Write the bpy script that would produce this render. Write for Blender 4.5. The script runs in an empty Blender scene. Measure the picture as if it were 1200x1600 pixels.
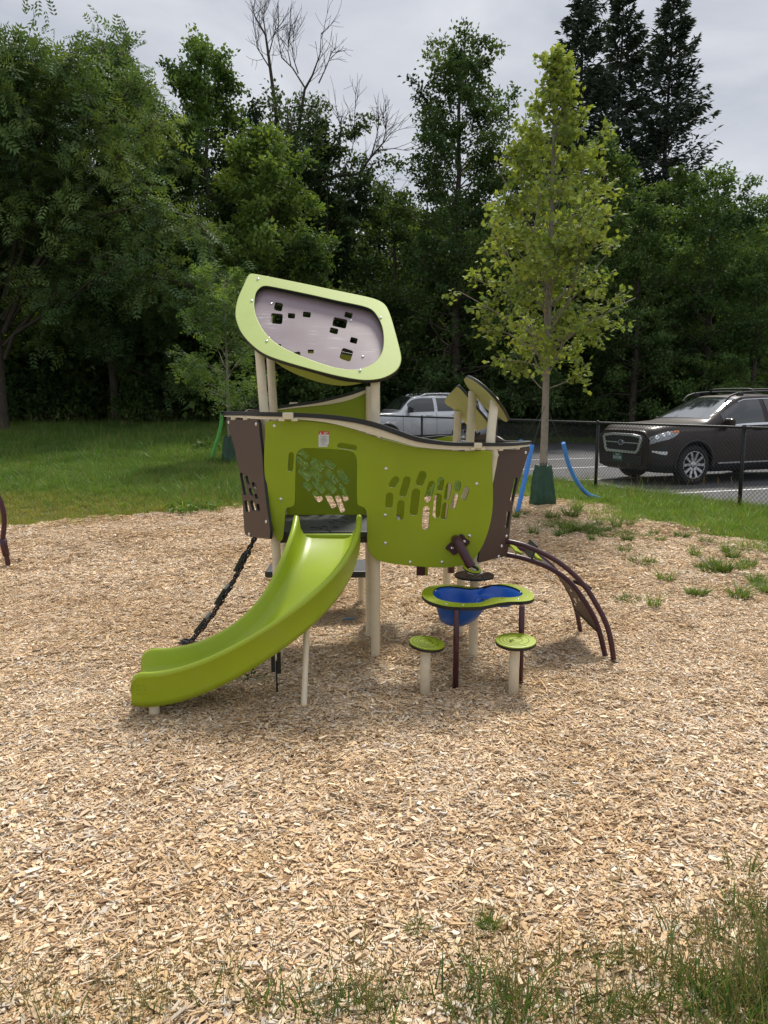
import bpy, bmesh, math, random
import numpy as np
from mathutils import Vector, Matrix, Quaternion

random.seed(7)
SC = bpy.context.scene
COL = SC.collection
R = math.radians
PI = math.pi

# ------------------------------------------------------------------ camera model (pixels are those of the 1200x1600 photograph)
F = 1209.0
PITCH = math.atan(173 / F)
EYE = 1.6
CP, SP = math.cos(PITCH), math.sin(PITCH)


def ray(u, v):
    a = (800 - v) / F
    return np.array([(u - 600) / F, CP + a * SP, -SP + a * CP])


def onz(u, v, z=0.0):
    d = ray(u, v)
    return d * ((z - EYE) / d[2]) + np.array([0, 0, EYE])


def ony(u, v, Y):
    d = ray(u, v)
    return d * (Y / d[1]) + np.array([0, 0, EYE])


def onplane(u, v, p, n):
    d = ray(u, v)
    o = np.array([0, 0, EYE])
    t = np.dot(np.array(p) - o, n) / np.dot(d, n)
    return o + d * t


def sstep(t):
    t = np.clip(t, 0, 1)
    return t * t * (3 - 2 * t)


def gz(x, y):
    """height of the lawn and ground: flat play area and car park, lawn rising to the wood on the left"""
    w = sstep((-0.8 - x) / 3.0)
    yy = np.clip(y - 9.5, 0, 26)
    return w * 0.042 * yy * sstep(yy / 3.0)


def onground(u, v):
    p = onz(u, v, 0)
    for _ in range(30):
        p = onz(u, v, float(gz(p[0], p[1]))) * 0.5 + p * 0.5
    return p


def norm(a):
    a = np.asarray(a, float)
    return a / (np.linalg.norm(a) + 1e-12)


# ------------------------------------------------------------------ materials
def new_mat(name):
    m = bpy.data.materials.new(name)
    m.use_nodes = True
    nt = m.node_tree
    for n in list(nt.nodes):
        nt.nodes.remove(n)
    out = nt.nodes.new('ShaderNodeOutputMaterial')
    return m, nt, out


def nd(nt, typ, **kw):
    n = nt.nodes.new(typ)
    for k, v in kw.items():
        if k.startswith('_'):
            setattr(n, k[1:], v)
        else:
            key = k.replace('__', ' ')
            n.inputs[key].default_value = v
    return n


def principled(name, col, rough=0.5, metal=0.0, var=0.1, scale=6.0, bump=0.0, bscale=80.0, coat=0.0, spec=0.5, dirt=0.0, dirtcol=(0.2, 0.16, 0.11)):
    m, nt, out = new_mat(name)
    L = nt.links.new
    b = nt.nodes.new('ShaderNodeBsdfPrincipled')
    L(b.outputs[0], out.inputs[0])
    geo = nt.nodes.new('ShaderNodeNewGeometry')
    no = nd(nt, 'ShaderNodeTexNoise', Scale=scale, Detail=6.0, Roughness=0.6)
    L(geo.outputs['Position'], no.inputs['Vector'])
    mr = nd(nt, 'ShaderNodeMapRange')
    mr.inputs['From Min'].default_value = 0.3
    mr.inputs['From Max'].default_value = 0.7
    mr.inputs['To Min'].default_value = 1 - var
    mr.inputs['To Max'].default_value = 1 + var
    L(no.outputs['Fac'], mr.inputs['Value'])
    vm = nd(nt, 'ShaderNodeVectorMath', _operation='SCALE')
    vm.inputs[0].default_value = col[:3]
    L(mr.outputs[0], vm.inputs['Scale'])
    src = vm.outputs[0]
    if dirt > 0:
        n2 = nd(nt, 'ShaderNodeTexNoise', Scale=scale * 3.1, Detail=8.0, Roughness=0.7)
        L(geo.outputs['Position'], n2.inputs['Vector'])
        m2 = nd(nt, 'ShaderNodeMapRange')
        m2.inputs['From Min'].default_value = 0.52
        m2.inputs['From Max'].default_value = 0.75
        m2.inputs['To Max'].default_value = dirt
        L(n2.outputs['Fac'], m2.inputs['Value'])
        mx = nd(nt, 'ShaderNodeMix', _data_type='RGBA')
        L(m2.outputs[0], mx.inputs['Factor'])
        L(src, mx.inputs['A'])
        mx.inputs['B'].default_value = (*dirtcol, 1)
        src = mx.outputs['Result']
    L(src, b.inputs['Base Color'])
    b.inputs['Metallic'].default_value = metal
    b.inputs['Specular IOR Level'].default_value = spec
    b.inputs['Coat Weight'].default_value = coat
    b.inputs['Coat Roughness'].default_value = 0.06
    r2 = nd(nt, 'ShaderNodeMapRange')
    r2.inputs['To Min'].default_value = max(0.02, rough * 0.8)
    r2.inputs['To Max'].default_value = min(1, rough * 1.2)
    L(no.outputs['Fac'], r2.inputs['Value'])
    L(r2.outputs[0], b.inputs['Roughness'])
    if bump > 0:
        n3 = nd(nt, 'ShaderNodeTexNoise', Scale=bscale, Detail=4.0)
        L(geo.outputs['Position'], n3.inputs['Vector'])
        bp = nd(nt, 'ShaderNodeBump', Strength=bump, Distance=0.004)
        L(n3.outputs['Fac'], bp.inputs['Height'])
        L(bp.outputs[0], b.inputs['Normal'])
    return m


def tint_mat(name, rough=0.5, trans=0.3, spec=0.4, randvar=0.15, transtint=(1.25, 1.15, 0.5), worldvar=None):
    """colour comes from the mesh attribute 'tint' (leaf, blade or chip colour)"""
    m, nt, out = new_mat(name)
    L = nt.links.new
    at = nd(nt, 'ShaderNodeAttribute', _attribute_name='tint')
    oi = nt.nodes.new('ShaderNodeObjectInfo')
    mr = nd(nt, 'ShaderNodeMapRange')
    mr.inputs['To Min'].default_value = 1 - randvar
    mr.inputs['To Max'].default_value = 1 + randvar
    L(oi.outputs['Random'], mr.inputs['Value'])
    vm = nd(nt, 'ShaderNodeVectorMath', _operation='SCALE')
    L(at.outputs['Color'], vm.inputs[0])
    L(mr.outputs[0], vm.inputs['Scale'])
    src = vm.outputs[0]
    if worldvar:
        src = worldvar(nt, src)
    b = nt.nodes.new('ShaderNodeBsdfPrincipled')
    b.inputs['Roughness'].default_value = rough
    b.inputs['Specular IOR Level'].default_value = spec
    L(src, b.inputs['Base Color'])
    if trans > 0:
        t = nt.nodes.new('ShaderNodeBsdfTranslucent')
        tv = nd(nt, 'ShaderNodeVectorMath', _operation='MULTIPLY')
        L(src, tv.inputs[0])
        tv.inputs[1].default_value = transtint
        L(tv.outputs[0], t.inputs['Color'])
        ms = nt.nodes.new('ShaderNodeMixShader')
        ms.inputs[0].default_value = trans
        L(b.outputs[0], ms.inputs[1])
        L(t.outputs[0], ms.inputs[2])
        L(ms.outputs[0], out.inputs[0])
    else:
        L(b.outputs[0], out.inputs[0])
    return m


# ------------------------------------------------------------------ objects
ORG = {}


def tag(o, label=None, cat=None, group=None, kind=None):
    if label:
        o['label'] = label
    if cat:
        o['category'] = cat
    if group:
        o['group'] = group
    if kind:
        o['kind'] = kind
    return o


def thing(name, loc, label, cat, group=None, rz=0.0, local=False):
    o = bpy.data.objects.new(name, None)
    o.empty_display_size = 0.1
    COL.objects.link(o)
    o.location = [float(c) for c in loc]
    o.rotation_euler = (0, 0, rz)
    ORG[o.name] = np.zeros(3) if local else np.array([float(c) for c in loc])
    return tag(o, label, cat, group)


def org(o):
    return ORG.get(o.name, np.zeros(3)) if o else np.zeros(3)


def link(name, me, parent=None, mats=None):
    o = bpy.data.objects.new(name, me)
    COL.objects.link(o)
    if parent:
        o.parent = parent
        ORG[o.name] = org(parent)
    if mats:
        for m in (mats if isinstance(mats, (list, tuple)) else [mats]):
            me.materials.append(m)
    return o


def mesh_np(name, V, T, tint=None, smooth=False):
    """triangle mesh from numpy arrays"""
    me = bpy.data.meshes.new(name)
    V = np.ascontiguousarray(V, np.float32)
    T = np.ascontiguousarray(T, np.int32)
    me.vertices.add(len(V))
    me.vertices.foreach_set('co', V.ravel())
    me.loops.add(T.size)
    me.loops.foreach_set('vertex_index', T.ravel())
    me.polygons.add(len(T))
    me.polygons.foreach_set('loop_start', np.arange(0, T.size, T.shape[1], dtype=np.int32))
    me.polygons.foreach_set('use_smooth', np.full(len(T), bool(smooth)))
    me.update(calc_edges=True)
    if tint is not None:
        a = me.attributes.new('tint', 'FLOAT_COLOR', 'POINT')
        c = np.ones((len(V), 4), np.float32)
        c[:, :3] = tint
        a.data.foreach_set('color', c.ravel())
    return me


class MB:
    """collects shapes and links them as ONE mesh object"""

    def __init__(s):
        s.v, s.f, s.m, s.sm = [], [], [], []

    def add(s, V, Fs, mi=0, smooth=False):
        o = len(s.v)
        s.v += [tuple(map(float, p)) for p in V]
        for f in Fs:
            s.f.append(tuple(i + o for i in f))
            s.m.append(mi)
            s.sm.append(smooth)
        return s

    def box(s, c, size, M=None, mi=0, bev=0.0):
        bm = bmesh.new()
        bmesh.ops.create_cube(bm, size=1)
        bmesh.ops.scale(bm, vec=size, verts=bm.verts)
        if bev > 0:
            bmesh.ops.bevel(bm, geom=bm.edges[:], offset=bev, segments=2, affect='EDGES', profile=0.5)
        T = Matrix.Translation([float(x) for x in c]) @ (M if M else Matrix())
        bm.transform(T)
        bm.verts.index_update()
        s.add([v.co for v in bm.verts], [[v.index for v in f.verts] for f in bm.faces], mi)
        bm.free()
        return s

    def tube(s, pts, rad, n=10, mi=0, cap=True, smooth=True, squash=None):
        pts = np.array(pts, float)
        k = len(pts)
        rad = np.broadcast_to(np.array(rad, float), (k,))
        tan = np.gradient(pts, axis=0)
        tan /= np.linalg.norm(tan, axis=1)[:, None] + 1e-12
        up = np.array([0, 0, 1.0]) if abs(tan[0][2]) < 0.9 else np.array([0, 1.0, 0])
        a = norm(np.cross(tan[0], up))
        V = []
        for i in range(k):
            a = norm(a - tan[i] * np.dot(a, tan[i]))
            b = np.cross(tan[i], a)
            for j in range(n):
                t = 2 * PI * j / n
                V.append(pts[i] + rad[i] * (a * math.cos(t) + b * math.sin(t)))
        Fs = []
        for i in range(k - 1):
            for j in range(n):
                Fs.append((i * n + j, i * n + (j + 1) % n, (i + 1) * n + (j + 1) % n, (i + 1) * n + j))
        s.add(V, Fs, mi, smooth)
        if cap:
            o = len(s.v) - len(V)
            s.f.append(tuple(o + j for j in range(n))[::-1]); s.m.append(mi); s.sm.append(False)
            s.f.append(tuple(o + (k - 1) * n + j for j in range(n))); s.m.append(mi); s.sm.append(False)
        return s

    def lathe(s, prof, n=24, M=None, mi=0, smooth=True):
        V, Fs = [], []
        M = M or Matrix()
        for (r, z) in prof:
            for j in range(n):
                t = 2 * PI * j / n
                V.append(M @ Vector((r * math.cos(t), r * math.sin(t), z)))
        for i in range(len(prof) - 1):
            for j in range(n):
                Fs.append((i * n + j, i * n + (j + 1) % n, (i + 1) * n + (j + 1) % n, (i + 1) * n + j))
        return s.add(V, Fs, mi, smooth)

    def grid(s, G, mi=0, smooth=True, closed=False):
        """G: array (a,b,3)"""
        G = np.asarray(G, float)
        a, b = G.shape[:2]
        Fs = []
        for i in range(a - 1):
            for j in range(b - 1 + (1 if closed else 0)):
                j2 = (j + 1) % b
                Fs.append((i * b + j, i * b + j2, (i + 1) * b + j2, (i + 1) * b + j))
        return s.add(G.reshape(-1, 3), Fs, mi, smooth)

    def build_each(s, name, mats, parent=None):
        """one object per separate piece"""
        par = list(range(len(s.v)))

        def find(i):
            while par[i] != i:
                par[i] = par[par[i]]
                i = par[i]
            return i
        for f in s.f:
            a = find(f[0])
            for j in f[1:]:
                par[find(j)] = a
        groups = {}
        for k, f in enumerate(s.f):
            groups.setdefault(find(f[0]), []).append(k)
        out = []
        for fs in groups.values():
            m2 = MB()
            idx = {}
            for k in fs:
                g = []
                for i in s.f[k]:
                    if i not in idx:
                        idx[i] = len(m2.v)
                        m2.v.append(s.v[i])
                    g.append(idx[i])
                m2.f.append(tuple(g)); m2.m.append(s.m[k]); m2.sm.append(s.sm[k])
            out.append(m2.build(name, mats, parent))
        return out

    def build(s, name, mats, parent=None):
        me = bpy.data.meshes.new(name)
        off = org(parent)
        me.from_pydata([(x - off[0], y - off[1], z - off[2]) for x, y, z in s.v], [], s.f)
        me.polygons.foreach_set('material_index', s.m)
        me.polygons.foreach_set('use_smooth', s.sm)
        me.update()
        return link(name, me, parent, mats)


def crom(P, n=6, closed=True):
    """Catmull-Rom resampling of an outline"""
    P = np.array(P, float)
    k = len(P)
    out = []
    rng_ = range(k) if closed else range(k - 1)
    for i in rng_:
        if closed:
            p0, p1, p2, p3 = P[(i - 1) % k], P[i], P[(i + 1) % k], P[(i + 2) % k]
        else:
            p0, p1, p2, p3 = P[max(i - 1, 0)], P[i], P[i + 1], P[min(i + 2, k - 1)]
        # centripetal-ish: plain uniform with reduced tension for long neighbours
        l1 = np.linalg.norm(p2 - p1)
        m1 = (p2 - p0) * 0.5
        m2 = (p3 - p1) * 0.5
        f1 = min(1, l1 / (np.linalg.norm(m1) + 1e-9)); f2 = min(1, l1 / (np.linalg.norm(m2) + 1e-9))
        m1 = m1 * f1; m2 = m2 * f2
        for j in range(n):
            t = j / n
            t2, t3 = t * t, t * t * t
            out.append((2 * t3 - 3 * t2 + 1) * p1 + (t3 - 2 * t2 + t) * m1 + (-2 * t3 + 3 * t2) * p2 + (t3 - t2) * m2)
    if not closed:
        out.append(P[-1])
    return np.array(out)


def capsule2(a, b, r, n=6):
    a = np.array(a, float); b = np.array(b, float)
    d = norm(b - a)
    ang = math.atan2(d[1], d[0])
    pts = []
    for i in range(n + 1):
        t = ang - PI / 2 + PI * i / n
        pts.append(b + r * np.array([math.cos(t), math.sin(t)]))
    for i in range(n + 1):
        t = ang + PI / 2 + PI * i / n
        pts.append(a + r * np.array([math.cos(t), math.sin(t)]))
    return np.array(pts)


def rrect2(c, l, w, ang, rr=0.3, n=3):
    """rounded rectangle as outline points"""
    r = min(l, w) * rr
    pts = []
    for sx, sy, a0 in ((1, 1, 0), (-1, 1, PI / 2), (-1, -1, PI), (1, -1, 1.5 * PI)):
        for i in range(n + 1):
            t = a0 + PI / 2 * i / n
            pts.append((sx * (l / 2 - r) + r * math.cos(t), sy * (w / 2 - r) + r * math.sin(t)))
    ca, sa = math.cos(ang), math.sin(ang)
    return np.array([(c[0] + x * ca - y * sa, c[1] + x * sa + y * ca) for x, y in pts])


class Plane:
    def __init__(s, p, n, xhint=(1, 0, 0)):
        s.p = np.array(p, float)
        s.n = norm(n)
        x = np.array(xhint, float)
        s.x = norm(x - s.n * np.dot(x, s.n))
        s.y = np.cross(s.n, s.x)

    def px(s, u, v):
        q = onplane(u, v, s.p, s.n) - s.p
        return np.array([np.dot(q, s.x), np.dot(q, s.y)])

    def pxs(s, P):
        return np.array([s.px(u, v) for u, v in P])

    def world(s, a, b, h=0.0):
        return s.p + s.x * a + s.y * b + s.n * h

    def mat(s, h=0.0):
        q = s.p + s.n * h
        M = Matrix()
        for i in range(3):
            M[i][0], M[i][1], M[i][2], M[i][3] = s.x[i], s.y[i], s.n[i], q[i]
        return M


def plate(name, pl, outer, holes, thick, mats, parent, h=0.0, bevel=0.003, edge=True):
    """flat board with real holes: outlines in plane coordinates; faces get mats[0], edges mats[1]"""
    cu = bpy.data.curves.new(name, 'CURVE')
    cu.dimensions = '2D'
    cu.fill_mode = 'BOTH'
    cu.extrude = thick / 2 - bevel
    cu.bevel_depth = bevel
    cu.bevel_resolution = 1
    cu.offset = -bevel
    for poly in [outer] + list(holes):
        sp = cu.splines.new('POLY')
        sp.points.add(len(poly) - 1)
        for i, q in enumerate(poly):
            sp.points[i].co = (q[0], q[1], 0, 1)
        sp.use_cyclic_u = True
    tmp = bpy.data.objects.new(name + '_tmp', cu)
    me = bpy.data.meshes.new_from_object(tmp)
    bpy.data.objects.remove(tmp)
    bpy.data.curves.remove(cu)
    me.name = name
    me.materials.clear()
    if edge:
        for p in me.polygons:
            p.material_index = (2 if len(mats) > 2 and p.normal.z < 0 else 0) if abs(p.normal.z) > 0.8 else 1
    me.transform(Matrix.Translation(Vector(-org(parent))) @ pl.mat(h))
    return link(name, me, parent, mats)


def plate_cut(name, pl, outer, holes, thick, mats, parent, h=0.0):
    """board with holes, triangulated by constrained Delaunay; square edges"""
    from mathutils.geometry import delaunay_2d_cdt
    vs, es, loops = [], [], []
    for poly in [outer] + list(holes):
        o = len(vs)
        vs += [Vector((float(q[0]), float(q[1]))) for q in poly]
        k = len(poly)
        es += [(o + i, o + (i + 1) % k) for i in range(k)]
        loops.append(range(o, o + k))
    v2, _, f2, _, _, _ = delaunay_2d_cdt(vs, es, [], 1, 1e-6)
    for hp in holes:
        cen = np.array([[sum(v2[i][0] for i in f) / len(f), sum(v2[i][1] for i in f) / len(f)] for f in f2])
        inside = pip(cen, np.asarray(hp))
        f2 = [f for f, b in zip(f2, inside) if not b]
    mb = MB()
    up = [pl.world(v[0], v[1], h + thick / 2) for v in v2]
    dn = [pl.world(v[0], v[1], h - thick / 2) for v in v2]

    def area(f):
        return sum(v2[f[i]][0] * v2[f[(i + 1) % len(f)]][1] - v2[f[(i + 1) % len(f)]][0] * v2[f[i]][1] for i in range(len(f)))
    tris = [f if area(f) > 0 else f[::-1] for f in f2]
    mb.add(up, tris, 0)
    mb.add(dn, [f[::-1] for f in tris], 1)
    for lp in loops:
        P = [vs[i] for i in lp]
        k = len(P)
        ring = [pl.world(q[0], q[1], h + thick / 2) for q in P] + [pl.world(q[0], q[1], h - thick / 2) for q in P]
        mb.add(ring, [(i, k + i, k + (i + 1) % k, (i + 1) % k) for i in range(k)], 1)
    return mb.build(name, mats, parent)


def slab3(name, P3, thick, mats, parent, up=None):
    """thick board over a nearly flat 3D outline"""
    P3 = np.array(P3, float)
    c = P3.mean(0)
    n = np.zeros(3)
    for i in range(len(P3)):
        n += np.cross(P3[i] - c, P3[(i + 1) % len(P3)] - c)
    n = norm(n)
    if up is not None and np.dot(n, up) < 0:
        n = -n
    k = len(P3)
    top = P3 + n * thick / 2
    bot = P3 - n * thick / 2
    mb = MB()
    # fan about the centre
    mb.add(list(top) + [c + n * thick / 2], [(i, (i + 1) % k, k) for i in range(k)], 0)
    mb.add(list(bot) + [c - n * thick / 2], [((i + 1) % k, i, k) for i in range(k)], 0)
    mb.add(list(top) + list(bot), [(i, k + i, k + (i + 1) % k, (i + 1) % k) for i in range(k)], 1)
    return mb.build(name, mats, parent)


def scatter(name, pts, rots, scl, idx, sources, label=None, kind='stuff', cat=None):
    """stuff nobody could count: one object whose points carry small source clumps (geometry nodes)"""
    pts = np.asarray(pts, np.float32)
    me = bpy.data.meshes.new(name)
    me.vertices.add(len(pts))
    me.vertices.foreach_set('co', pts.ravel())
    for nm, typ, data, key in (('rot', 'FLOAT_VECTOR', rots, 'vector'), ('scl', 'FLOAT', scl, 'value'), ('idx', 'INT', idx, 'value')):
        a = me.attributes.new(nm, typ, 'POINT')
        a.data.foreach_set(key, np.ascontiguousarray(data, np.int32 if typ == 'INT' else np.float32).ravel())
    o = link(name, me)
    ng = bpy.data.node_groups.new(name, 'GeometryNodeTree')
    ng.interface.new_socket('Geometry', in_out='INPUT', socket_type='NodeSocketGeometry')
    ng.interface.new_socket('Geometry', in_out='OUTPUT', socket_type='NodeSocketGeometry')
    L = ng.links.new
    gi = ng.nodes.new('NodeGroupInput')
    go = ng.nodes.new('NodeGroupOutput')
    iop = ng.nodes.new('GeometryNodeInstanceOnPoints')
    gti = ng.nodes.new('GeometryNodeGeometryToInstance')
    for s in reversed(sources):
        oi = ng.nodes.new('GeometryNodeObjectInfo')
        oi.inputs['Object'].default_value = s
        L(oi.outputs['Geometry'], gti.inputs[0])
    L(gi.outputs[0], iop.inputs['Points'])
    L(gti.outputs[0], iop.inputs['Instance'])
    iop.inputs['Pick Instance'].default_value = True
    for nm, sock, dt in (('rot', 'Rotation', 'FLOAT_VECTOR'), ('scl', 'Scale', 'FLOAT'), ('idx', 'Instance Index', 'INT')):
        na = ng.nodes.new('GeometryNodeInputNamedAttribute')
        na.data_type = dt
        na.inputs['Name'].default_value = nm
        if nm == 'rot':
            er = ng.nodes.new('FunctionNodeEulerToRotation')
            L(na.outputs['Attribute'], er.inputs[0])
            L(er.outputs[0], iop.inputs[sock])
        else:
            L(na.outputs['Attribute'], iop.inputs[sock])
    L(iop.outputs[0], go.inputs[0])
    md = o.modifiers.new('scatter', 'NODES')
    md.node_group = ng
    tag(o, label, cat, None, kind)
    return o


def source(name, me, mats):
    o = bpy.data.objects.new(name, me)
    for m in (mats if isinstance(mats, (list, tuple)) else [mats]):
        me.materials.append(m)
    return o


def pip(P, poly):
    """points in polygon"""
    x, y = P[:, 0], P[:, 1]
    poly = np.asarray(poly)
    ins = np.zeros(len(P), bool)
    j = len(poly) - 1
    for i in range(len(poly)):
        xi, yi = poly[i]; xj, yj = poly[j]
        c = ((yi > y) != (yj > y)) & (x < (xj - xi) * (y - yi) / (yj - yi + 1e-12) + xi)
        ins ^= c
        j = i
    return ins
# ------------------------------------------------------------------ camera, light, sky
cam = bpy.data.cameras.new('camera')
cam.sensor_fit = 'VERTICAL'
cam.sensor_height = 24
cam.lens = 24 * F / 1600
cam.clip_end = 2000
co = bpy.data.objects.new('camera', cam)
COL.objects.link(co)
co.location = (0, 0, EYE)
co.rotation_euler = (PI / 2 - PITCH, 0, 0)
SC.camera = co

SUN_EL, SUN_AZ = R(54), R(14)          # azimuth from +Y towards +X
sl = bpy.data.lights.new('sun', 'SUN')
sl.energy = 3.0
sl.angle = R(11)
sl.color = (1.0, 0.95, 0.87)
so = bpy.data.objects.new('sun', sl)
COL.objects.link(so)
dsun = Vector((math.sin(SUN_AZ) * math.cos(SUN_EL), math.cos(SUN_AZ) * math.cos(SUN_EL), math.sin(SUN_EL)))
so.rotation_euler = dsun.to_track_quat('Z', 'Y').to_euler()
so.location = (0, 0, 60)

wd = bpy.data.worlds.new('World')
SC.world = wd
wd.use_nodes = True
nt = wd.node_tree
L = nt.links.new
bg = nt.nodes['Background']
bg.inputs['Strength'].default_value = 0.1
sky = nt.nodes.new('ShaderNodeTexSky')
sky.sky_type = 'NISHITA'
sky.sun_disc = False
sky.sun_elevation = SUN_EL
sky.sun_rotation = SUN_AZ
tc = nt.nodes.new('ShaderNodeTexCoord')
mp = nt.nodes.new('ShaderNodeMapping')
mp.inputs['Scale'].default_value = (1.0, 1.0, 2.6)
L(tc.outputs['Generated'], mp.inputs[0])
n1 = nd(nt, 'ShaderNodeTexNoise', Scale=3.4, Detail=8.0, Roughness=0.55, Distortion=0.4)
L(mp.outputs[0], n1.inputs['Vector'])
rp = nt.nodes.new('ShaderNodeValToRGB')
rp.color_ramp.elements[0].position = 0.32
rp.color_ramp.elements[0].color = (0.56, 0.59, 0.66, 1)
rp.color_ramp.elements[1].position = 0.72
rp.color_ramp.elements[1].color = (0.91, 0.92, 0.95, 1)
L(n1.outputs['Fac'], rp.inputs[0])
sx = nt.nodes.new('ShaderNodeSeparateXYZ')
L(tc.outputs['Generated'], sx.inputs[0])
zen = nd(nt, 'ShaderNodeMapRange')
zen.inputs['From Min'].default_value = 0.35
zen.inputs['From Max'].default_value = 1.0
zen.inputs['To Min'].default_value = 6.1
zen.inputs['To Max'].default_value = 8.5
L(sx.outputs['Z'], zen.inputs['Value'])
sc_ = nd(nt, 'ShaderNodeVectorMath', _operation='SCALE')
L(rp.outputs[0], sc_.inputs[0])
L(zen.outputs[0], sc_.inputs['Scale'])
mixs = nd(nt, 'ShaderNodeMix', _data_type='RGBA')
mixs.inputs['Factor'].default_value = 0.90
L(sky.outputs[0], mixs.inputs['A'])
L(sc_.outputs[0], mixs.inputs['B'])
L(mixs.outputs['Result'], bg.inputs['Color'])

SC.view_settings.view_transform = 'Standard'
SC.view_settings.look = 'None'
SC.view_settings.exposure = 0.48
SC.view_settings.gamma = 1.0
SC.cycles.max_bounces = 6
SC.cycles.diffuse_bounces = 3
SC.cycles.glossy_bounces = 3
SC.cycles.transmission_bounces = 3
SC.cycles.transparent_max_bounces = 4
SC.cycles.use_denoising = True
SC.render.use_persistent_data = False

rng = np.random.default_rng(11)

# ------------------------------------------------------------------ ground sheets
# chip bed outline (metres)
CHIP_EDGE_L = [onground(u, v)[:2] for u, v in ((10, 824), (60, 820), (115, 817), (150, 810), (189, 811), (227, 806), (252, 802), (280, 804), (315, 797), (345, 793), (378, 789))]
CHIP_EDGE_R = [onground(u, v)[:2] for u, v in ((800, 772), (850, 778), (878, 786), (910, 788), (937, 790), (957, 803), (983, 815), (1025, 821), (1052, 822), (1077, 828), (1112, 841), (1130, 840), (1151, 845), (1182, 856), (1200, 868))]
CHIPS = np.array([(-14, -4), (-14, 9.4), (-8.5, 9.7), (-6.2, 9.8)] + [tuple(p) for p in CHIP_EDGE_L] + [(-1.4, 12.6), (0.2, 12.9)] + [tuple(p) for p in CHIP_EDGE_R] + [(4.15, 7.6), (4.4, 6.4), (4.2, 5.0), (4.6, 3.4), (3.4, 2.5), (2.2, 1.9), (1.35, 1.72), (0.8, 1.62), (0.2, 1.5), (-0.6, 1.4), (-2, 0.9), (-6, -4)])

FA = np.array([5.43, 11.72]); FD = norm(np.array([3.95, 14.3]) - FA)      # fence line, going away from the viewer
FN = np.array([FD[1], -FD[0]])                                            # towards the car park


def fence_pt(k):
    return FA + FD * (k * 3.0)


def mask_mix(nt, L, fac, a, b):
    mx = nd(nt, 'ShaderNodeMix', _data_type='RGBA')
    L(fac, mx.inputs['Factor'])
    for s, val in (('A', a), ('B', b)):
        if isinstance(val, tuple):
            mx.inputs[s].default_value = (*val, 1)
        else:
            L(val, mx.inputs[s])
    return mx.outputs['Result']


def maprange(nt, L, src, a, b, c=0.0, d=1.0):
    m = nd(nt, 'ShaderNodeMapRange')
    m.inputs['From Min'].default_value = a
    m.inputs['From Max'].default_value = b
    m.inputs['To Min'].default_value = c
    m.inputs['To Max'].default_value = d
    L(src, m.inputs['Value'])
    return m.outputs[0]


def ground_material():
    m, nt, out = new_mat('soil_and_turf')
    L = nt.links.new
    b = nt.nodes.new('ShaderNodeBsdfPrincipled')
    L(b.outputs[0], out.inputs[0])
    geo = nt.nodes.new('ShaderNodeNewGeometry')
    s = nt.nodes.new('ShaderNodeSeparateXYZ')
    L(geo.outputs['Position'], s.inputs[0])
    n = nd(nt, 'ShaderNodeTexNoise', Scale=1.3, Detail=8.0, Roughness=0.65)
    L(geo.outputs['Position'], n.inputs['Vector'])
    n2 = nd(nt, 'ShaderNodeTexNoise', Scale=40.0, Detail=6.0, Roughness=0.7)
    L(geo.outputs['Position'], n2.inputs['Vector'])
    g = mask_mix(nt, L, maprange(nt, L, n.outputs['Fac'], 0.35, 0.65), (0.035, 0.065, 0.014), (0.07, 0.085, 0.025))
    g = mask_mix(nt, L, maprange(nt, L, n2.outputs['Fac'], 0.45, 0.7, 0, 0.6), g, (0.05, 0.04, 0.02))
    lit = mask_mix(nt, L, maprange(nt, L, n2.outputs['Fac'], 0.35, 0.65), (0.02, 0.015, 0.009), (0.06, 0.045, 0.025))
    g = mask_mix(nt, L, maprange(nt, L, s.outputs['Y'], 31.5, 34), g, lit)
    L(g, b.inputs['Base Color'])
    b.inputs['Roughness'].default_value = 0.95
    bp = nd(nt, 'ShaderNodeBump', Strength=0.8, Distance=0.05)
    L(n2.outputs['Fac'], bp.inputs['Height'])
    L(bp.outputs[0], b.inputs['Normal'])
    return m


xs = np.unique(np.concatenate([np.linspace(-300, -16, 10), np.linspace(-16, 12, 57), np.linspace(12, 300, 10)]))
ys = np.unique(np.concatenate([np.linspace(-200, 0, 6), np.linspace(0, 40, 81), np.linspace(40, 500, 12)]))
G = np.array([[(x, y, gz(x, y) - 0.03) for x in xs] for y in ys])
mb = MB()
mb.grid(G)
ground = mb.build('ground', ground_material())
tag(ground, 'grassy ground running back to the wood', None, None, 'structure')


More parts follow.
